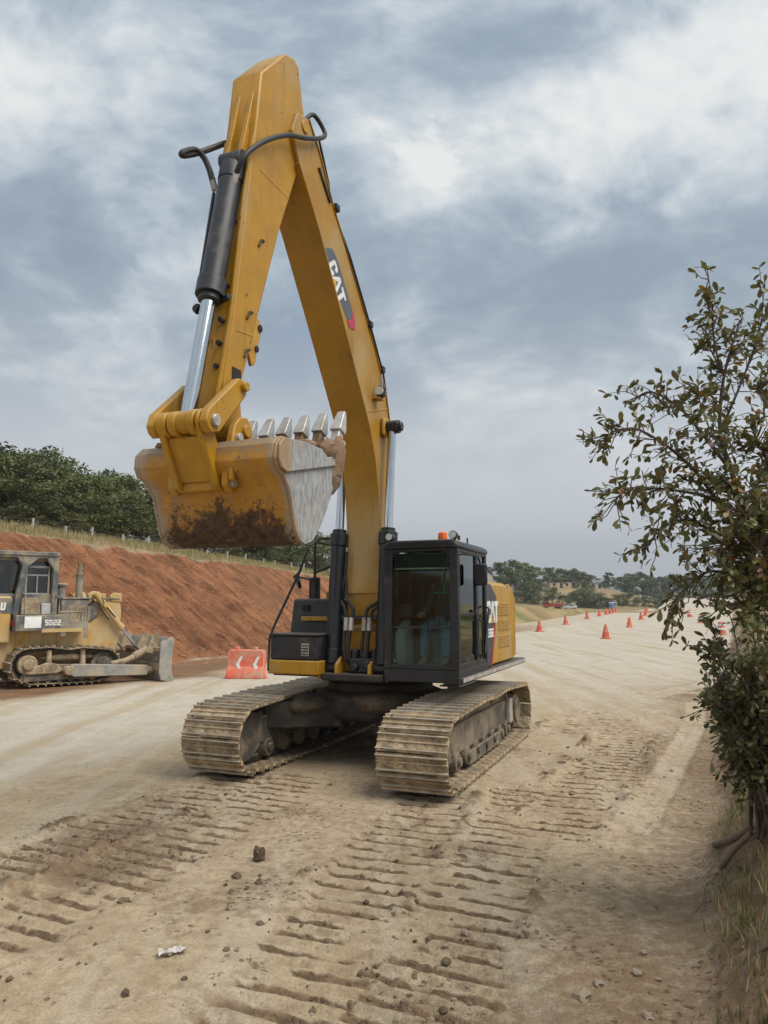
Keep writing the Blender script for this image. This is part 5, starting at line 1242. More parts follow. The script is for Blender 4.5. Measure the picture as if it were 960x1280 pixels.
# ------------------------------------------------------------------ trees
def leaf_quads(pts, size, nrm_up=.3, seed=0, aspect=.55):
    g = np.random.default_rng(seed); n = len(pts)
    d = g.normal(size=(n, 3)); d /= np.linalg.norm(d, axis=1)[:, None]
    e = g.normal(size=(n, 3)); e[:, 2] += nrm_up; e -= d * (d * e).sum(1)[:, None]; e /= np.linalg.norm(e, axis=1)[:, None]
    L = (size * g.uniform(.6, 1.35, n))[:, None]
    v = np.stack([pts - d * L * .5, pts + e * L * aspect * .5, pts + d * L * .5, pts - e * L * aspect * .5], 1).reshape(-1, 3)
    f = np.arange(n * 4, dtype=np.int32).reshape(-1, 4)
    return v, f
def np_mesh(name, v, f, m):
    me = bpy.data.meshes.new(name)
    me.vertices.add(len(v)); me.vertices.foreach_set('co', np.asarray(v, np.float32).ravel())
    k = f.shape[1]
    me.loops.add(f.size); me.loops.foreach_set('vertex_index', f.astype(np.int32).ravel())
    me.polygons.add(len(f)); me.polygons.foreach_set('loop_start', np.arange(0, f.size, k, dtype=np.int32)); me.polygons.foreach_set('loop_total', np.full(len(f), k, np.int32))
    me.update(calc_edges=True); me.materials.append(m)
    return me
def tree_meshes(seed, h=7., r=3., nclump=34, per=150, leaf=.26, base=.18, m=None):
    g = np.random.default_rng(seed); pts = []; limbs = MB()
    tr = [(0, 0, -.3), (g.uniform(-.1, .1), g.uniform(-.1, .1), h * .22), (g.uniform(-.3, .3), g.uniform(-.3, .3), h * .5), (g.uniform(-.3, .3), g.uniform(-.3, .3), h * .8)]
    limbs.tube(tr, [h * .028, h * .022, h * .014, h * .005], 8, smooth=3)
    for k in range(nclump):
        a = g.uniform(0, 2 * math.pi); t = g.uniform(0, 1) ** .8
        zz_ = h * (base + (1 - base) * t)
        rr = r * (math.sin(math.pi * min(1, .18 + .78 * t)) ** .7) * g.uniform(.45, 1.0)
        c = np.array([rr * math.cos(a), rr * math.sin(a), zz_ * g.uniform(.92, 1.03)])
        cr = r * g.uniform(.22, .40)
        q = g.normal(size=(per, 3)); q /= np.linalg.norm(q, axis=1)[:, None]; q *= (g.uniform(0, 1, per) ** .45)[:, None] * cr * np.array([1, 1, .72])
        pts.append(c + q)
        if k < 9: limbs.tube([tr[1 + k % 2], tuple((np.array(tr[1 + k % 2]) + c) / 2 + np.array([0, 0, -.2])), tuple(c)], [h * .011, h * .007, h * .003], 6)
    v, f = leaf_quads(np.concatenate(pts), leaf, seed=seed)
    return np_mesh('crown', v, f, m or M['oak']), limbs.mesh('trunk', M['bark'])
VAR = {'oak': [tree_meshes(100 + k) for k in range(5)], 'pale': [tree_meshes(120 + k, nclump=26, per=130, base=.08, m=M['pale_tree']) for k in range(2)], 'far': [tree_meshes(140 + k, nclump=30, per=70, leaf=.5, base=.06) for k in range(4)], 'bush': [tree_meshes(160 + k, h=7, r=4.4, nclump=30, per=70, leaf=.5, base=.0) for k in range(3)]}
def tree(kind, i, x, y, top, wide, label, group, name='tree', cat='tree'):
    z = gz(x, y); h = max(1., top - z)
    o = empty(name, (x, y, z - .05), random.uniform(0, 6.28), label, cat, group)
    cr, tk = VAR[kind][i % len(VAR[kind])]
    for nm, me in (('crown', cr), ('trunk', tk)):
        c = bpy.data.objects.new(nm, me); col.objects.link(c); c.parent = o; c.scale = (wide / 6., wide / 6., h / 7.)
LEFTOAK = ['dark oak at the far left picture edge of the tree line above the cut', 'second dark oak from the left picture edge, behind the pale green tree', 'tall dark oak above the bulldozer cab, its crown the highest of the tree line', 'dark oak rising just right of the highest crown, above the bulldozer cab roof', 'dark oak behind the small pale tree by the fence, above the bulldozer hood', 'dark oak above the bulldozer exhaust, right of the small pale tree', 'dark oak midway between the bulldozer exhaust and the raised bucket', 'dark oak just left of the raised bucket, beyond the middle fence posts', 'dark oak touching the left edge of the raised bucket', 'dark oak half hidden by the left edge of the raised bucket']
RIDGE = {2: 'ridge tree standing right beside the excavator engine panel', 6: 'ridge tree above the roofless adobe house', 8: 'ridge tree between the two adobe houses and the grey house', 9: 'last ridge tree left of the grey flat-roofed house', 10: 'first ridge tree right of the lone round tree', 11: 'broad ridge tree, second to the right of the lone round tree', 12: 'tallest ridge tree of the clump right of the lone round tree'}
LT = 'dark oak merged among other crowns of the tree line above the cut'
for i, (px, ty, d, wd) in enumerate(((-75, 560, 52, 7.5), (-35, 566, 47, 7), (8, 564, 50, 7), (45, 572, 54, 7), (72, 585, 50, 6), (98, 590, 57, 6.5), (124, 600, 53, 5.5), (150, 597, 60, 6), (178, 601, 63, 6), (206, 608, 66, 6), (232, 622, 70, 6), (258, 634, 66, 5.5), (286, 640, 74, 6), (312, 652, 78, 6), (338, 660, 82, 6.5), (362, 664, 86, 6.5), (386, 668, 84, 6.5), (402, 672, 92, 6.5), (30, 600, 45, 6), (110, 615, 48, 5), (160, 620, 52, 5), (300, 668, 66, 5.5), (352, 678, 74, 5.5), (60, 560, 66, 8), (-10, 556, 66, 9), (140, 592, 72, 8), (220, 618, 62, 5.5), (250, 640, 58, 4.5), (330, 672, 68, 5), (425, 690, 100, 6))):
    p = at(px, ty, d)
    tree('oak', i, p[0], p[1], p[2], wd, LEFTOAK[i] if i < len(LEFTOAK) else LT, 'oaks behind the fence')
for i, (px, ty, d, wd, lab) in enumerate(((14, 597, 44.5, 4.2, 'lighter green broad tree at the left end of the fence, before the dark oaks'), (80, 624, 45.5, 3.6, 'small lighter green tree standing beside the second and third fence posts'))):
    p = at(px, ty, d); tree('pale', i, p[0], p[1], p[2], wd, lab, 'paler young trees by the fence')
for i, (px, ty, d, wd) in enumerate(((28, 642, 43, 1.8), (44, 646, 43.5, 1.6), (10, 640, 43, 1.7), (196, 678, 55, 1.3), (250, 690, 58, 1.3), (222, 684, 56, 1.2), (275, 693, 60, 1.3), (150, 668, 52, 1.3))):
    p = at(px, ty, d); tree('pale', i, p[0], p[1], p[2], wd, 'low pale shrub growing along the fence line', 'pale shrubs along the fence', 'shrub', 'shrub')
# ridge trees far beyond the excavator
FT = 'hazy dark round-crowned tree on the ridge beyond the road'
for i, (px, ty, d, wd) in enumerate(((600, 706, 290, 13), (622, 704, 300, 13), (641, 702, 310, 13), (654, 706, 315, 11), (668, 709, 330, 13), (684, 710, 335, 12), (700, 712, 340, 13), (714, 713, 340, 11), (728, 716, 345, 12), (738, 719, 350, 10), (776, 722, 370, 10), (790, 719, 360, 14), (803, 717, 365, 13), (815, 722, 370, 12), (828, 722, 375, 12), (842, 720, 380, 13), (858, 719, 385, 14), (874, 721, 390, 14), (890, 720, 400, 14), (910, 722, 410, 14), (932, 722, 410, 15), (955, 720, 420, 15), (575, 708, 300, 13), (550, 712, 300, 13), (635, 712, 270, 9), (663, 716, 285, 9))):
    p = at(px, ty, d); tree('far', i, p[0], p[1], p[2], wd, RIDGE.get(i, FT), 'trees on the far ridge')
p = at(760.5, 716, 330); tree('far', 1, p[0], p[1], p[2], 6.6, 'lone round dark tree standing apart on the ridge above the white cars', 'trees on the far ridge')
for i, (px, ty, d, wd) in enumerate(((722, 739, 250, 7), (733, 736, 255, 8), (743, 741, 250, 7), (752, 747, 245, 7), (664, 727, 265, 6), (672, 731, 262, 5), (690, 735, 258, 5), (655, 729, 268, 6), (728, 727, 275, 6), (703, 744, 255, 4), (783, 742, 260, 7), (773, 743, 262, 5), (805, 745, 262, 4), (818, 743, 262, 6), (832, 748, 255, 6), (844, 752, 250, 5))):
    p = at(px, ty, d); tree('bush', i, p[0], p[1], p[2], wd, 'dark rounded scrub bush on the dry slope beyond the road', 'scrub bushes on the far slope', 'bush', 'bush')

# ------------------------------------------------------------------ far houses, cars, truck, toilet
def house(px, py_top, d, wid, dep, rz, m_, label, wins, roof=True, ruin=False):
    p = at(px, py_top, d); z = gz(p[0], p[1]); h = max(2.0, p[2] - z)
    o = empty('house', (p[0], p[1], z - .2), rz, label, 'house', 'houses on the far slope')
    wl = MB(); prof = [(-wid/2, 0), (wid/2, 0), (wid/2, h + .2)]
    if ruin: prof += [(wid*.32, h + .2), (wid*.30, h*.75), (wid*.1, h*.72), (wid*.05, h*1.02), (-wid*.15, h), (-wid*.2, h*.7), (-wid*.4, h*.72)]
    prof += [(-wid/2, h)]
    wl.prism(prof, -dep/2, -dep/2 + .25)
    wl.box((-wid/2, -dep/2 + .25, 0), (-wid/2 + .25, dep/2, h)); wl.box((wid/2 - .25, -dep/2 + .25, 0), (wid/2, dep/2, h)); wl.box((-wid/2 + .25, dep/2 - .25, 0), (wid/2 - .25, dep/2, h))
    wl.build('wall', m_, o)
    if roof: blk(((-wid/2 - .3, -dep/2 - .3, h + .21), (wid/2 + .3, dep/2 + .3, h + .42))).build('roof', M['concrete'], o, .03)
    for (x, z0_, ww, hh) in wins:
        x *= wid; wd_ = blk(((x - ww/2, -dep/2 - .04, z0_), (x + ww/2, -dep/2 + .02, z0_ + hh))).build('window' if z0_ > .4 else 'door', M['opening'], o)
        blk(((x - ww/2 - .1, -dep/2 - .07, z0_ + hh), (x + ww/2 + .1, -dep/2 - .002, z0_ + hh + .14))).build('lintel', M['concrete'], wd_)
house(697, 728, 318, 9, 6, R(8), M['block'], 'roofless ochre adobe house with broken walls, left of the pair on the slope', ((-.3, 1.2, 1.1, 1.1), (.05, .2, 1.1, 2.2), (.33, 1.2, 1.1, 1.1)), False, True)
house(713, 728.5, 322, 8, 6, R(-6), M['block'], 'ochre block house with dark openings beside the roofless one on the slope', ((-.25, 1.2, 1.1, 1.2), (.1, .2, 1.1, 2.2), (.35, 1.2, 1., 1.1)), False, True)
house(746, 729.5, 345, 10, 7, R(5), M['concrete'], 'grey concrete house with flat roof near the lone ridge tree', ((-.3, 1.2, 1.4, 1.2), (.0, .2, 1.2, 2.2), (.3, 1.2, 1.4, 1.2)))
house(641, 730.5, 300, 14, .6, R(12), M['concrete'], 'long low pale concrete wall building just right of the excavator counterweight', ((-.3, .8, 1.4, 1.0), (.2, .8, 1.4, 1.0)), False)
def car(px, py, d, rz, label, van=False):
    p = at(px, py, d); z = gz(p[0], p[1])
    o = empty('parked_car', (p[0], p[1], z), rz, label, 'car', 'white vehicles by the far road')
    if van: prof = [(-2.3, .35), (2.2, .35), (2.3, .9), (1.9, 1.15), (1.3, 1.95), (-2.25, 2.0)]
    else: prof = [(-2.1, .35), (2.1, .35), (2.15, .75), (1.9, .85), (1.0, .98), (.35, 1.45), (-1.1, 1.5), (-1.75, 1.05), (-2.1, 1.0)]
    MB().prism(prof, -.85, .85).build('body', M['car_white'], o, .08, 3)
    wn = [(.85, 1.0), (.32, 1.38), (-1.0, 1.42), (-1.5, 1.05)] if not van else [(1.7, 1.2), (1.25, 1.82), (-.2, 1.82), (-.2, 1.2)]
    for y0 in (-.862, .85): MB().prism(wn, y0, y0 + .012).build('window', M['opening'], o)
    for x in (-1.3, 1.3):
        for y_ in (-.84, .68): MB().cyl((x, y_, .33), (x, y_ + .16, .33), .33, n=14).build('wheel', M['tyre'], o)
    for y_ in (-.6, .6): blk(((2.1, y_ - .18, .6), (2.2, y_ + .18, .75))).build('headlight', M['lamp'], o)
car(713, 762, 243, R(165), 'white car parked below the dark bushes, left of the far road')
car(762, 759, 255, R(150), 'white van parked near the blue cabin by the far road', True)
p = at(691, 758, 236)
TR_ = empty('truck', (p[0], p[1], gz(p[0], p[1])), R(172), 'small red dump truck parked on the dry slope near the white car', 'truck')
MB().prism([(1.2, .7), (2.9, .7), (2.95, 1.6), (2.6, 2.5), (1.2, 2.5)], -1.0, 1.0).build('cab', M['truck_red'], TR_, .08)
MB().prism([(-2.9, .95), (1.1, .95), (1.15, 2.1), (-3.0, 2.0)], -1.1, 1.1).build('dump_bed', M['truck_red'], TR_, .05)
for x in (-2.0, -1.0, 2.1):
    for y_ in (-1.05, .75): MB().cyl((x, y_, .5), (x, y_ + .3, .5), .5, n=14).build('wheel', M['tyre'], TR_)
for y0 in (-1.015, 1.0): MB().prism([(1.5, 1.7), (2.6, 1.7), (2.45, 2.3), (1.5, 2.3)], y0, y0 + .015).build('window', M['opening'], TR_)
p = at(765, 764, 205)
PT = empty('portable_toilet', (p[0], p[1], gz(p[0], p[1])), R(20), 'blue portable toilet cabin standing at the edge of the far road', 'portable toilet')
blk(((-.55, -.55, 0), (.55, .55, 2.1))).build('body', M['blue_plastic'], PT, .04)
blk(((-.4, -.58, .1), (.4, -.551, 1.95))).build('door', M['blue_plastic'], PT, .02)
MB().prism([(-.6, 2.1), (.6, 2.1), (.4, 2.35), (-.4, 2.35)], -.6, .6).build('roof', M['white'], PT, .03)
FL_ = 1

# ------------------------------------------------------------------ the small oak leaning in from the right, and the bush below it
def leaf_shape(L=.075, W=.034):
    xs = [0, .18, .45, .72, .92, 1.0]; ws = [.08, .42, .86, 1.0, .55, 0.02]
    v = []; f = []
    for x, q in zip(xs, ws):
        bend = -.10 * L * (x ** 2)
        v += [(x * L, -q * W / 2, bend + .10 * W * q), (x * L, 0, bend), (x * L, q * W / 2, bend + .10 * W * q)]
    for i in range(len(xs) - 1):
        a = i * 3; f += [(a, a+3, a+4, a+1), (a+1, a+4, a+5, a+2)]
    return np.array(v), f
LV, LF = leaf_shape()
leaf_me = bpy.data.meshes.new('leaf'); leaf_me.from_pydata([tuple(q) for q in LV], [], LF); leaf_me.materials.append(M['leaf'])
leaf_me.polygons.foreach_set('use_smooth', [True] * len(leaf_me.polygons))
def leafy(root, limbs, n_twig, leaf_n, leaf_scale, seed, mat_, n_obj, twig_len=(.18, .42), nm='branch', lme=leaf_me, droop=.15, twig_r=.005, bare=.25):
    """grow twigs along the limbs, leaves along the twigs; the leaves nearest the camera become objects"""
    g = np.random.default_rng(seed); base = Vector(root.location); tw = MB(); mats = []
    for li, (pts, r0, r1, dens) in enumerate(limbs):
        P3 = [Vector(q) - base for q in pts]
        m = MB().tube(P3, list(np.linspace(r0, r1, len(P3))), 8, smooth=4); m.build('trunk' if li == 0 else nm, M['bark'], root)
        seg = [(P3[i+1] - P3[i]).length for i in range(len(P3)-1)]; tot = sum(seg)
        for k in range(int(n_twig * dens * tot)):
            q = tot * (bare + (1 - bare) * g.uniform(0, 1) ** .75)
            i = 0
            while i < len(seg) - 1 and q > seg[i]: q -= seg[i]; i += 1
            o = P3[i].lerp(P3[i+1], min(1, q / seg[i])); d0 = (P3[i+1] - P3[i]).normalized()
            d = (d0 * g.uniform(.3, 1.0) + Vector(g.normal(size=3)) * .72 + Vector((0, 0, .12))).normalized()
            L = g.uniform(*twig_len); e = o + d * L + Vector((0, 0, -droop * L)); md = o.lerp(e, .5) + Vector(g.normal(size=3)) * .02
            tw.tube([o, md, e], [twig_r, twig_r * .7, twig_r * .4], 5, cap=False)
            for c in range(int(leaf_n * g.uniform(.6, 1.3))):
                t = g.uniform(.25, 1.0) ** .7; b = o.lerp(e, t) if t > .5 else o.lerp(md, t * 2)
                ld = (d * .6 + Vector(g.normal(size=3)) * .75 + Vector((0, 0, -.18))).normalized()
                up_ = Vector(g.normal(size=3)) * .5 + Vector((0, 0, 1)); y_ = up_.cross(ld).normalized(); z_ = ld.cross(y_)
                s_ = leaf_scale * g.uniform(.55, 1.25)
                mats.append((b, Matrix(((ld.x, y_.x, z_.x), (ld.y, y_.y, z_.y), (ld.z, y_.z, z_.z))) * s_))
    tag(tw.build('twigs', M['bark'], root), kind='stuff')
    def key(t):
        w_ = t[0] + base
        vis = abs(w_.x / w_.y) < .52 if w_.y > .5 else False
        return (0 if vis else 1, (w_ - Vector((0, 0, CAM_H))).length / t[1].col[0].length)
    mats.sort(key=key)
    for b, mt in mats[:n_obj]:
        o = bpy.data.objects.new('leaf', lme); col.objects.link(o); o.parent = root
        m4 = mt.to_4x4(); m4.translation = b; o.matrix_local = m4
    V = []; F = []
    lf = np.array([v.co[:] for v in lme.vertices]); fa = np.array([tuple(p.vertices) for p in lme.polygons])
    for k, (b, mt) in enumerate(mats[n_obj:]):
        V.append(lf @ np.array(mt).T + np.array(b)); F.append(fa + k * len(lf))
    if V:
        me = np_mesh('foliage', np.concatenate(V), np.concatenate(F), mat_)
        me.polygons.foreach_set('use_smooth', [True] * len(me.polygons))
        o = bpy.data.objects.new('foliage', me); col.objects.link(o); o.parent = root; o['kind'] = 'stuff'
    return len(mats)
def A(px, py, d): return at(px, py, d)
tb_ = A(985, 880, 5.7); tz = gz(tb_[0], tb_[1])
TREE = empty('oak_tree', (tb_[0], tb_[1], tz - .05), 0, 'small leafy oak tree leaning over the right edge of the road, leaves partly browned', 'tree')
limbs = [
 ([(tb_[0], tb_[1], tz - .1), A(978, 800, 5.7), A(955, 745, 5.75), A(935, 690, 5.8), A(925, 640, 5.8)], .055, .028, .25),
 ([A(925, 640, 5.8), A(915, 590, 5.7), A(900, 540, 5.7), A(905, 470, 5.6), A(925, 400, 5.6)], .026, .007, 1.0),
 ([A(935, 690, 5.8), A(905, 640, 5.6), A(870, 590, 5.5), A(830, 555, 5.4), A(790, 535, 5.4), A(756, 545, 5.4)], .02, .004, 1.1),
 ([A(915, 590, 5.7), A(880, 545, 5.6), A(850, 510, 5.6), A(815, 490, 5.6), A(795, 497, 5.6)], .016, .004, 1.0),
 ([A(925, 640, 5.8), A(880, 620, 5.5), A(835, 612, 5.4), A(790, 610, 5.3), A(768, 625, 5.3)], .016, .004, 1.1),
 ([A(935, 690, 5.8), A(895, 665, 5.4), A(855, 650, 5.3), A(825, 660, 5.2), A(812, 682, 5.2)], .014, .004, 1.0),
 ([A(905, 470, 5.6), A(893, 430, 5.5), A(890, 380, 5.4), A(884, 335, 5.4)], .010, .003, .75),
 ([A(900, 540, 5.7), A(930, 470, 5.8), A(950, 410, 5.8), A(955, 355, 5.8)], .012, .003, .75),
 ([A(905, 470, 5.6), A(885, 430, 5.6), A(874, 400, 5.6)], .008, .003, .7),
 ([A(925, 640, 5.8), A(960, 580, 5.9), A(1000, 500, 5.9), A(1020, 420, 6.0)], .02, .004, 1.0),
 ([A(955, 745, 5.75), A(920, 720, 5.4), A(885, 715, 5.3), A(858, 735, 5.2), A(842, 762, 5.2)], .014, .003, .9),
 ([A(955, 745, 5.75), A(960, 700, 5.5), A(950, 650, 5.3), A(945, 610, 5.2)], .014, .004, 1.3),
 ([A(950, 720, 5.75), A(930, 690, 5.3), A(910, 680, 5.1), A(890, 690, 5.0)], .012, .004, 1.2),
 ([A(935, 690, 5.8), A(990, 640, 5.7), A(1040, 600, 5.6)], .02, .005, 1.0),
 ([A(940, 560, 5.7), A(955, 520, 5.5), A(950, 470, 5.5)], .01, .003, 1.0),
 ([A(915, 590, 5.7), A(900, 560, 5.4), A(880, 520, 5.3), A(870, 480, 5.3)], .010, .003, .9),
 ([A(950, 720, 5.75), A(930, 650, 5.5), A(915, 610, 5.3), A(895, 590, 5.2)], .012, .004, 1.5),
 ([A(950, 720, 5.75), A(960, 640, 5.4), A(965, 580, 5.3), A(940, 540, 5.3)], .012, .004, 1.5),
 ([A(955, 745, 5.75), A(990, 700, 5.4), A(960, 660, 5.1), A(925, 640, 5.0)], .012, .004, 1.5),
 ([A(970, 770, 5.75), A(950, 735, 5.3), A(935, 715, 5.1), A(915, 720, 5.0)], .012, .004, 1.5),
 ([A(970, 770, 5.75), A(965, 740, 5.2), A(950, 690, 5.0), A(960, 630, 5.0)], .012, .004, 1.5),
 ([A(978, 800, 5.7), A(950, 770, 5.4), A(925, 757, 5.2), A(905, 752, 5.1)], .012, .004, .9),
]
leafy(TREE, limbs, 33, 7, .98, 77, M['leaf'], 300, twig_len=(.10, .27))
bb = A(958, 915, 5.6); bz = gz(bb[0], bb[1])
BUSH = empty('bush', (bb[0], bb[1], bz - .03), 0, 'dense dark green bush at the foot of the leaning oak on the road bank', 'bush')
bl_ = []
g = np.random.default_rng(5)
for k in range(34):
    tx, ty, td = g.uniform(888, 1010), g.uniform(790, 895), g.uniform(5.0, 6.3)
    e = Vector(A(tx, ty, td)); o = Vector((bb[0] + g.uniform(-.1, .12), bb[1] + g.uniform(-.15, .15), bz)); m_ = o.lerp(e, .55) + Vector((0, 0, .1))
    bl_.append(([tuple(o), tuple(m_), tuple(e)], .012, .003, 1.0))
leafy(BUSH, bl_, 28, 10, .85, 78, M['bush_leaf'], 120, twig_len=(.12, .28), nm='stem', bare=.30)
p = A(893, 735, 7.5); q = A(935, 850, 6.9)
SP = empty('sapling', (q[0], q[1], gz(q[0], q[1])), 0, 'thin sapling with few leaves poking up between the bush and the leaning oak', 'plant')
leafy(SP, [([(q[0], q[1], gz(q[0], q[1]) - .05), A(920, 800, 7.0), A(905, 760, 7.0), A(890, 738, 7.0)], .008, .003, 1.0)], 12, 4, .55, 79, M['bush_leaf'], 20, twig_len=(.05, .12), nm='stem')

# ------------------------------------------------------------------ ground cover, clods, stones, sticks, litter
def tufts(name, spots, mat_, blades, h, spread, seed, label=None):
    g = np.random.default_rng(seed); n = len(spots) * blades
    base = np.repeat(spots, blades, 0) + np.concatenate([g.normal(0, spread, (n, 2)), np.zeros((n, 1))], 1)
    L = h * g.uniform(.5, 1.4, n); a = g.uniform(0, 6.28, n); lean = g.uniform(.1, .75, n); wd = L * .022 + .0012
    d = np.stack([np.cos(a), np.sin(a)], 1)
    tip = base + np.concatenate([d * (L * lean)[:, None], (L * np.sqrt(1 - .6 * lean ** 2))[:, None]], 1)
    mid = base * .5 + tip * .5 + np.concatenate([-d * (L * .08)[:, None], (L * .1)[:, None]], 1)
    pr = np.stack([-np.sin(a), np.cos(a), np.zeros(n)], 1) * wd[:, None]
    v = np.stack([base - pr, base + pr, mid + pr * .7, mid - pr * .7, tip], 1).reshape(-1, 3)
    i = np.arange(n)[:, None] * 5
    f = np.concatenate([i + np.array([[0, 1, 2]]), i + np.array([[0, 2, 3]]), i + np.array([[3, 2, 4]])], 0)
    o = bpy.data.objects.new(name, np_mesh(name, v, f, mat_)); col.objects.link(o)
    return tag(o, label, None, None, 'stuff')
def scatter(n, s0, s1, w0, w1, seed, dens=None):
    g = np.random.default_rng(seed); s_ = g.uniform(s0, s1, n); w_ = g.uniform(w0, w1, n)
    X = s_ * SD[0] + w_ * WD[0]; Y_ = s_ * SD[1] + w_ * WD[1]
    if dens is not None:
        k = dens(s_, w_, X, Y_) > g.uniform(0, 1, n); X, Y_ = X[k], Y_[k]
    return np.stack([X, Y_, terrain(X, Y_) - .01], 1)
tufts('dry_grass', scatter(9000, 14, 90, -38, -25, 1, lambda s_, w_, X, Y_: sm(0, .6, toe_w(s_) - w_ - run_len(s_) + .3) * (.25 + .9 * (fbm(X / 2, Y_ / 2, 7) > .5))), M['drygrass'], 7, .30, .16, 2, 'dry straw-coloured grass along the top of the cut')
tufts('dry_grass', scatter(1300, 2.4, 9, -.3, 1.4, 3, lambda s_, w_, X, Y_: (fbm(X / .5, Y_ / .5, 17) > .46) * sm(.15, .6, w_ - bank_foot(s_))), M['drygrass'], 12, .10, .06, 4, 'dry grass on the bank at the right')
tufts('green_weeds', scatter(900, 2.6, 9, -.2, 1.4, 5, lambda s_, w_, X, Y_: fbm(X / .4, Y_ / .4, 19) > .60), M['greengrass'], 12, .085, .05, 6, 'green weeds on the bank at the right')
tufts('meadow_grass', scatter(6000, 52, 105, .5, 22, 8), M['greengrass'], 8, .35, .35, 9, 'green meadow grass beyond the bush')
def rock_mesh(name, seed, mat_, sub=1, flat=.7):
    bm = bmesh.new(); bmesh.ops.create_icosphere(bm, subdivisions=sub, radius=1)
    q = np.array([v.co[:] for v in bm.verts]); k = fbm(q[:, 0] * 1.9 + seed * 3.1, q[:, 1] * 1.9 + q[:, 2] * 2.3, seed, 3)
    for v, kk in zip(bm.verts, k): v.co = Vector((v.co.x, v.co.y * .85, v.co.z * flat)) * (.30 + 1.4 * kk)
    me = bpy.data.meshes.new(name); bm.to_mesh(me); bm.free(); me.materials.append(mat_); return me
clods = [rock_mesh('soil_clod', 200 + k, M['clod'], 2) for k in range(5)]
stones = [rock_mesh('stone', 220 + k, M['stone'], 2 if k < 2 else 1, .55) for k in range(4)]
def lay(me, name, x, y, size, label, cat, group=None, sink=.25, rot=None):
    o = bpy.data.objects.new(name, me); col.objects.link(o)
    o.scale = (size, size * random.uniform(.8, 1.1), size * random.uniform(.8, 1.1)); o.rotation_euler = rot or (random.uniform(-.4, .4), random.uniform(-.4, .4), random.uniform(0, 6.28))
    o.location = (x, y, gz(x, y) + size * (.42 - sink))
    return tag(o, label, cat, group)
big = lay(rock_mesh('soil_clod', 231, M['clod'], 3, .9), 'soil_clod', -1.11, 6.92, .075, 'large dark upright clod of earth alone between the two track trails', 'clod', None, -.12)
big.scale = (.062, .062, .10)
lay(clods[0], 'soil_clod', -1.22, 6.50, .05, 'rounded dark clod just below the largest one, at the edge of the churned trail', 'clod', None)
lay(clods[1], 'soil_clod', -1.99, 6.03, .062, 'broad dark clod lying beside two crumbs on the left track trail', 'clod', None)
lay(clods[2], 'soil_clod', -1.49, 4.61, .036, 'single small round clod in the bare sandy foreground below the litter', 'clod', None)
gl = random.Random(3)
CL = 'small dark crumb of earth lying on the churned track trails'
def clump(x, y, n, r, sz):
    for k in range(n):
        lay(clods[gl.randrange(5)], 'soil_clod', x + gl.gauss(0, r), y + gl.gauss(0, r), sz * .72 * (.25 + 1.3 * gl.random() ** 2.2), CL, 'clod', 'crumbs of earth on the churned ground')
for a in ((-1.02, 6.28, 13, .16, .028), (-1.95, 6.1, 7, .15, .025), (.55, 5.5, 4, .3, .022), (.42, 5.1, 8, .12, .03), (.06, 4.68, 12, .13, .028), (-3.45, 7.5, 12, .2, .04), (-2.9, 8.2, 8, .3, .03), (-2.3, 5.4, 8, .25, .028), (-.85, 5.5, 14, .2, .026), (-.9, 4.7, 8, .2, .022), (-.2, 8.4, 9, .5, .022), (-1.9, 8.9, 12, .5, .022), (2.1, 11.4, 10, .5, .03), (1.6, 7.0, 9, .5, .022), (.6, 7.3, 8, .4, .022), (-2.2, 4.9, 10, .25, .03), (.5, 4.3, 12, .25, .025), (2.6, 9.5, 10, .5, .03)): clump(*a)
for x, y, sz, lab in ((1.15, 4.62, .055, 'pale flat stone half sunk in the foreground near the bank, largest of its cluster'), (1.28, 4.75, .036, 'pale stone just behind the largest flat stone near the bank'), (2.15, 7.0, .03, 'whitish stone on the dark side strip beside the tyre track'), (1.45, 4.4, .032, 'pale rounded stone nearest the camera at the foot of the bank')): lay(stones[0], 'stone', x, y, sz, lab, 'stone', None, .3)
for k in range(46):
    s_ = gl.uniform(3.2, 13); x, y = sw(s_, -.45 - abs(gl.gauss(0, .75)))
    lay(stones[gl.randrange(4)], 'stone', x, y, gl.uniform(.014, .036), 'small pale stone scattered along the foot of the bank', 'stone', 'small stones at the foot of the bank')
# fine gravel and crumbs, one mass
def gravel(name, spots, r0, r1, seed, mat_, label):
    g = np.random.default_rng(seed); oc = np.array([(1,0,0),(0,1,0),(-1,0,0),(0,-1,0),(0,0,1),(0,0,-.6)]); fa = np.array([(0,1,4),(1,2,4),(2,3,4),(3,0,4),(1,0,5),(2,1,5),(3,2,5),(0,3,5)])
    n = len(spots); r = (r0 * (r1 / r0) ** (g.uniform(0, 1, n) ** 2.2)); v = oc[None] * g.uniform(.6, 1.3, (n, 6, 1)) * r[:, None, None]
    a = g.uniform(0, 6.28, n); c, s_ = np.cos(a)[:, None], np.sin(a)[:, None]
    v = np.stack([v[..., 0] * c - v[..., 1] * s_, v[..., 0] * s_ + v[..., 1] * c, v[..., 2] * .8], -1) + spots[:, None]
    f = (fa[None] + (np.arange(n) * 6)[:, None, None]).reshape(-1, 3)
    o = bpy.data.objects.new(name, np_mesh(name, v.reshape(-1, 3), f, mat_)); col.objects.link(o); return tag(o, label, None, None, 'stuff')
gravel('gravel', scatter(14000, 3.2, 18, -9, -.2, 21, lambda s_, w_, X, Y_: .12 + .88 * (fbm(X / .7, Y_ / .7, 23) > .54)), .005, .020, 22, M['clod'], 'fine dark crumbs over the road')
gravel('gravel', scatter(60000, 3.4, 14, -7.5, -.4, 31, lambda s_, w_, X, Y_: np.clip(prints(X, Y_)[1] * 1.3, 0, 1) * (fbm(X / .45, Y_ / .45, 29) > .50)), .007, .034, 32, M['clod'], 'dark crumbs of loose earth in the crawler prints')
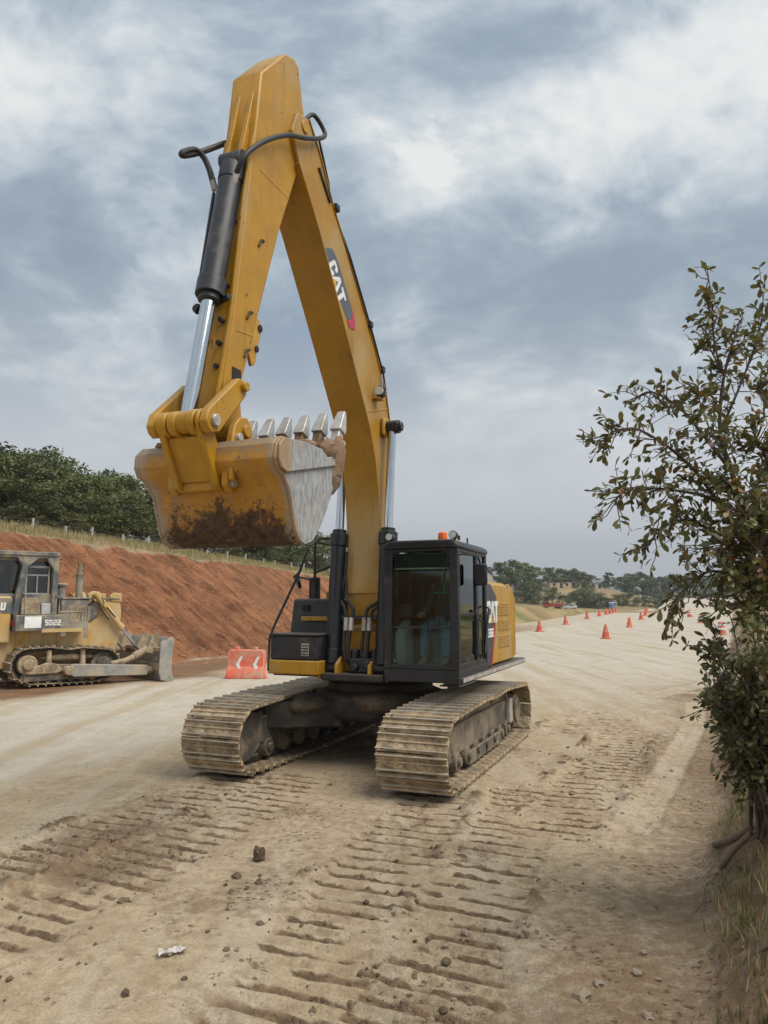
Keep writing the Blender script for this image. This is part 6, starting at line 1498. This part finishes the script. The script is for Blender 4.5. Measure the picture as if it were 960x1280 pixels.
gravel('gravel', scatter(4500, 3.0, 14, -2.2, .9, 25), .004, .022, 26, M['stone'], 'fine pale gravel at the foot of the bank')
gravel('gravel', scatter(6000, 10, 40, -26, -18, 27), .02, .10, 28, surf('red_clod', (.30, .14, .075), .95, dirt=(.4, .24, .15), amt=.5, dscale=5, bump=.3), 'red crumbs and clods at the foot of the cut')
SLAB = 'thin dry twig lying on the bank at the right'
for k in range(26):
    s_ = gl.uniform(3.6, 9.5); x, y = sw(s_, gl.uniform(-.35, .9)); L = gl.uniform(.12, .4); a = gl.uniform(0, 6.28); z = gz(x, y)
    dx, dy = math.cos(a) * L, math.sin(a) * L
    o = MB().tube([(0, 0, .01), (dx * .5, dy * .5, gz(x + dx * .5, y + dy * .5) - z + .03), (dx, dy, gz(x + dx, y + dy) - z + .015)], [.007, .006, .003], 6).build('dry_twig', M['dry_wood'], loc=(x, y, z))
    tag(o, SLAB, 'twig', 'dry twigs on the bank')
for (p0, p1, r_, lab) in ((A(888, 950, 6.9), A(935, 905, 6.2), .03, 'thick dead branch lying under the bush on the bank'), (A(895, 985, 6.2), A(945, 930, 5.9), .02, 'thinner dead branch lying below the thick one under the bush'), (A(935, 1130, 3.9), A(985, 1065, 3.6), .012, 'bare pale stick leaning on the bank at the right picture edge')):
    x, y = p0[0], p0[1]; z = gz(x, y); x1, y1 = p1[0], p1[1]
    o = MB().tube([(0, 0, .02), ((x1-x)*.5, (y1-y)*.5, gz((x+x1)/2, (y+y1)/2) - z + .06), (x1-x, y1-y, gz(x1, y1) - z + .05)], [r_, r_ * .9, r_ * .5], 8, smooth=3).build('dead_branch', M['dry_wood'], loc=(x, y, z))
    tag(o, lab, 'branch')
# crumpled scrap of paper
bm = bmesh.new(); bmesh.ops.create_grid(bm, x_segments=14, y_segments=6, size=1)
for v in bm.verts:
    v.co.x *= .085; v.co.y *= .03; v.co.z = .018 * abs(math.sin(v.co.y * 130 + v.co.x * 30)) + .03 * float(vnoise(v.co.x * 60 + 9, v.co.y * 90, 33)) 
    v.co.y += .012 * math.sin(v.co.x * 70)
me = bpy.data.meshes.new('paper_scrap'); bm.to_mesh(me); bm.free(); me.materials.append(M['paper'])
o = bpy.data.objects.new('paper_scrap', me); col.objects.link(o); o.location = (-1.36, 5.09, gz(-1.36, 5.09) + .005); o.rotation_euler = (0, 0, R(22))
sol = o.modifiers.new('solid', 'SOLIDIFY'); sol.thickness = .003
tag(o, 'crumpled whitish scrap of paper on the sandy foreground', 'litter')

# ------------------------------------------------------------------ air
hz = blk(((-6500, -300, -40), (6500, 6600, 460))).build('haze', M['white'], smooth=0)
hm = bpy.data.materials.new('haze'); hm.use_nodes = True
t = NT(hm.node_tree); t.n.clear()
pv = t.add('ShaderNodeVolumePrincipled'); pv.inputs['Density'].default_value = .00035; pv.inputs['Color'].default_value = (.80, .86, .94, 1); pv.inputs['Anisotropy'].default_value = .2
t.l.new(pv.outputs[0], t.add('ShaderNodeOutputMaterial').inputs['Volume'])
hz.data.materials[0] = hm
tag(hz, kind='stuff')
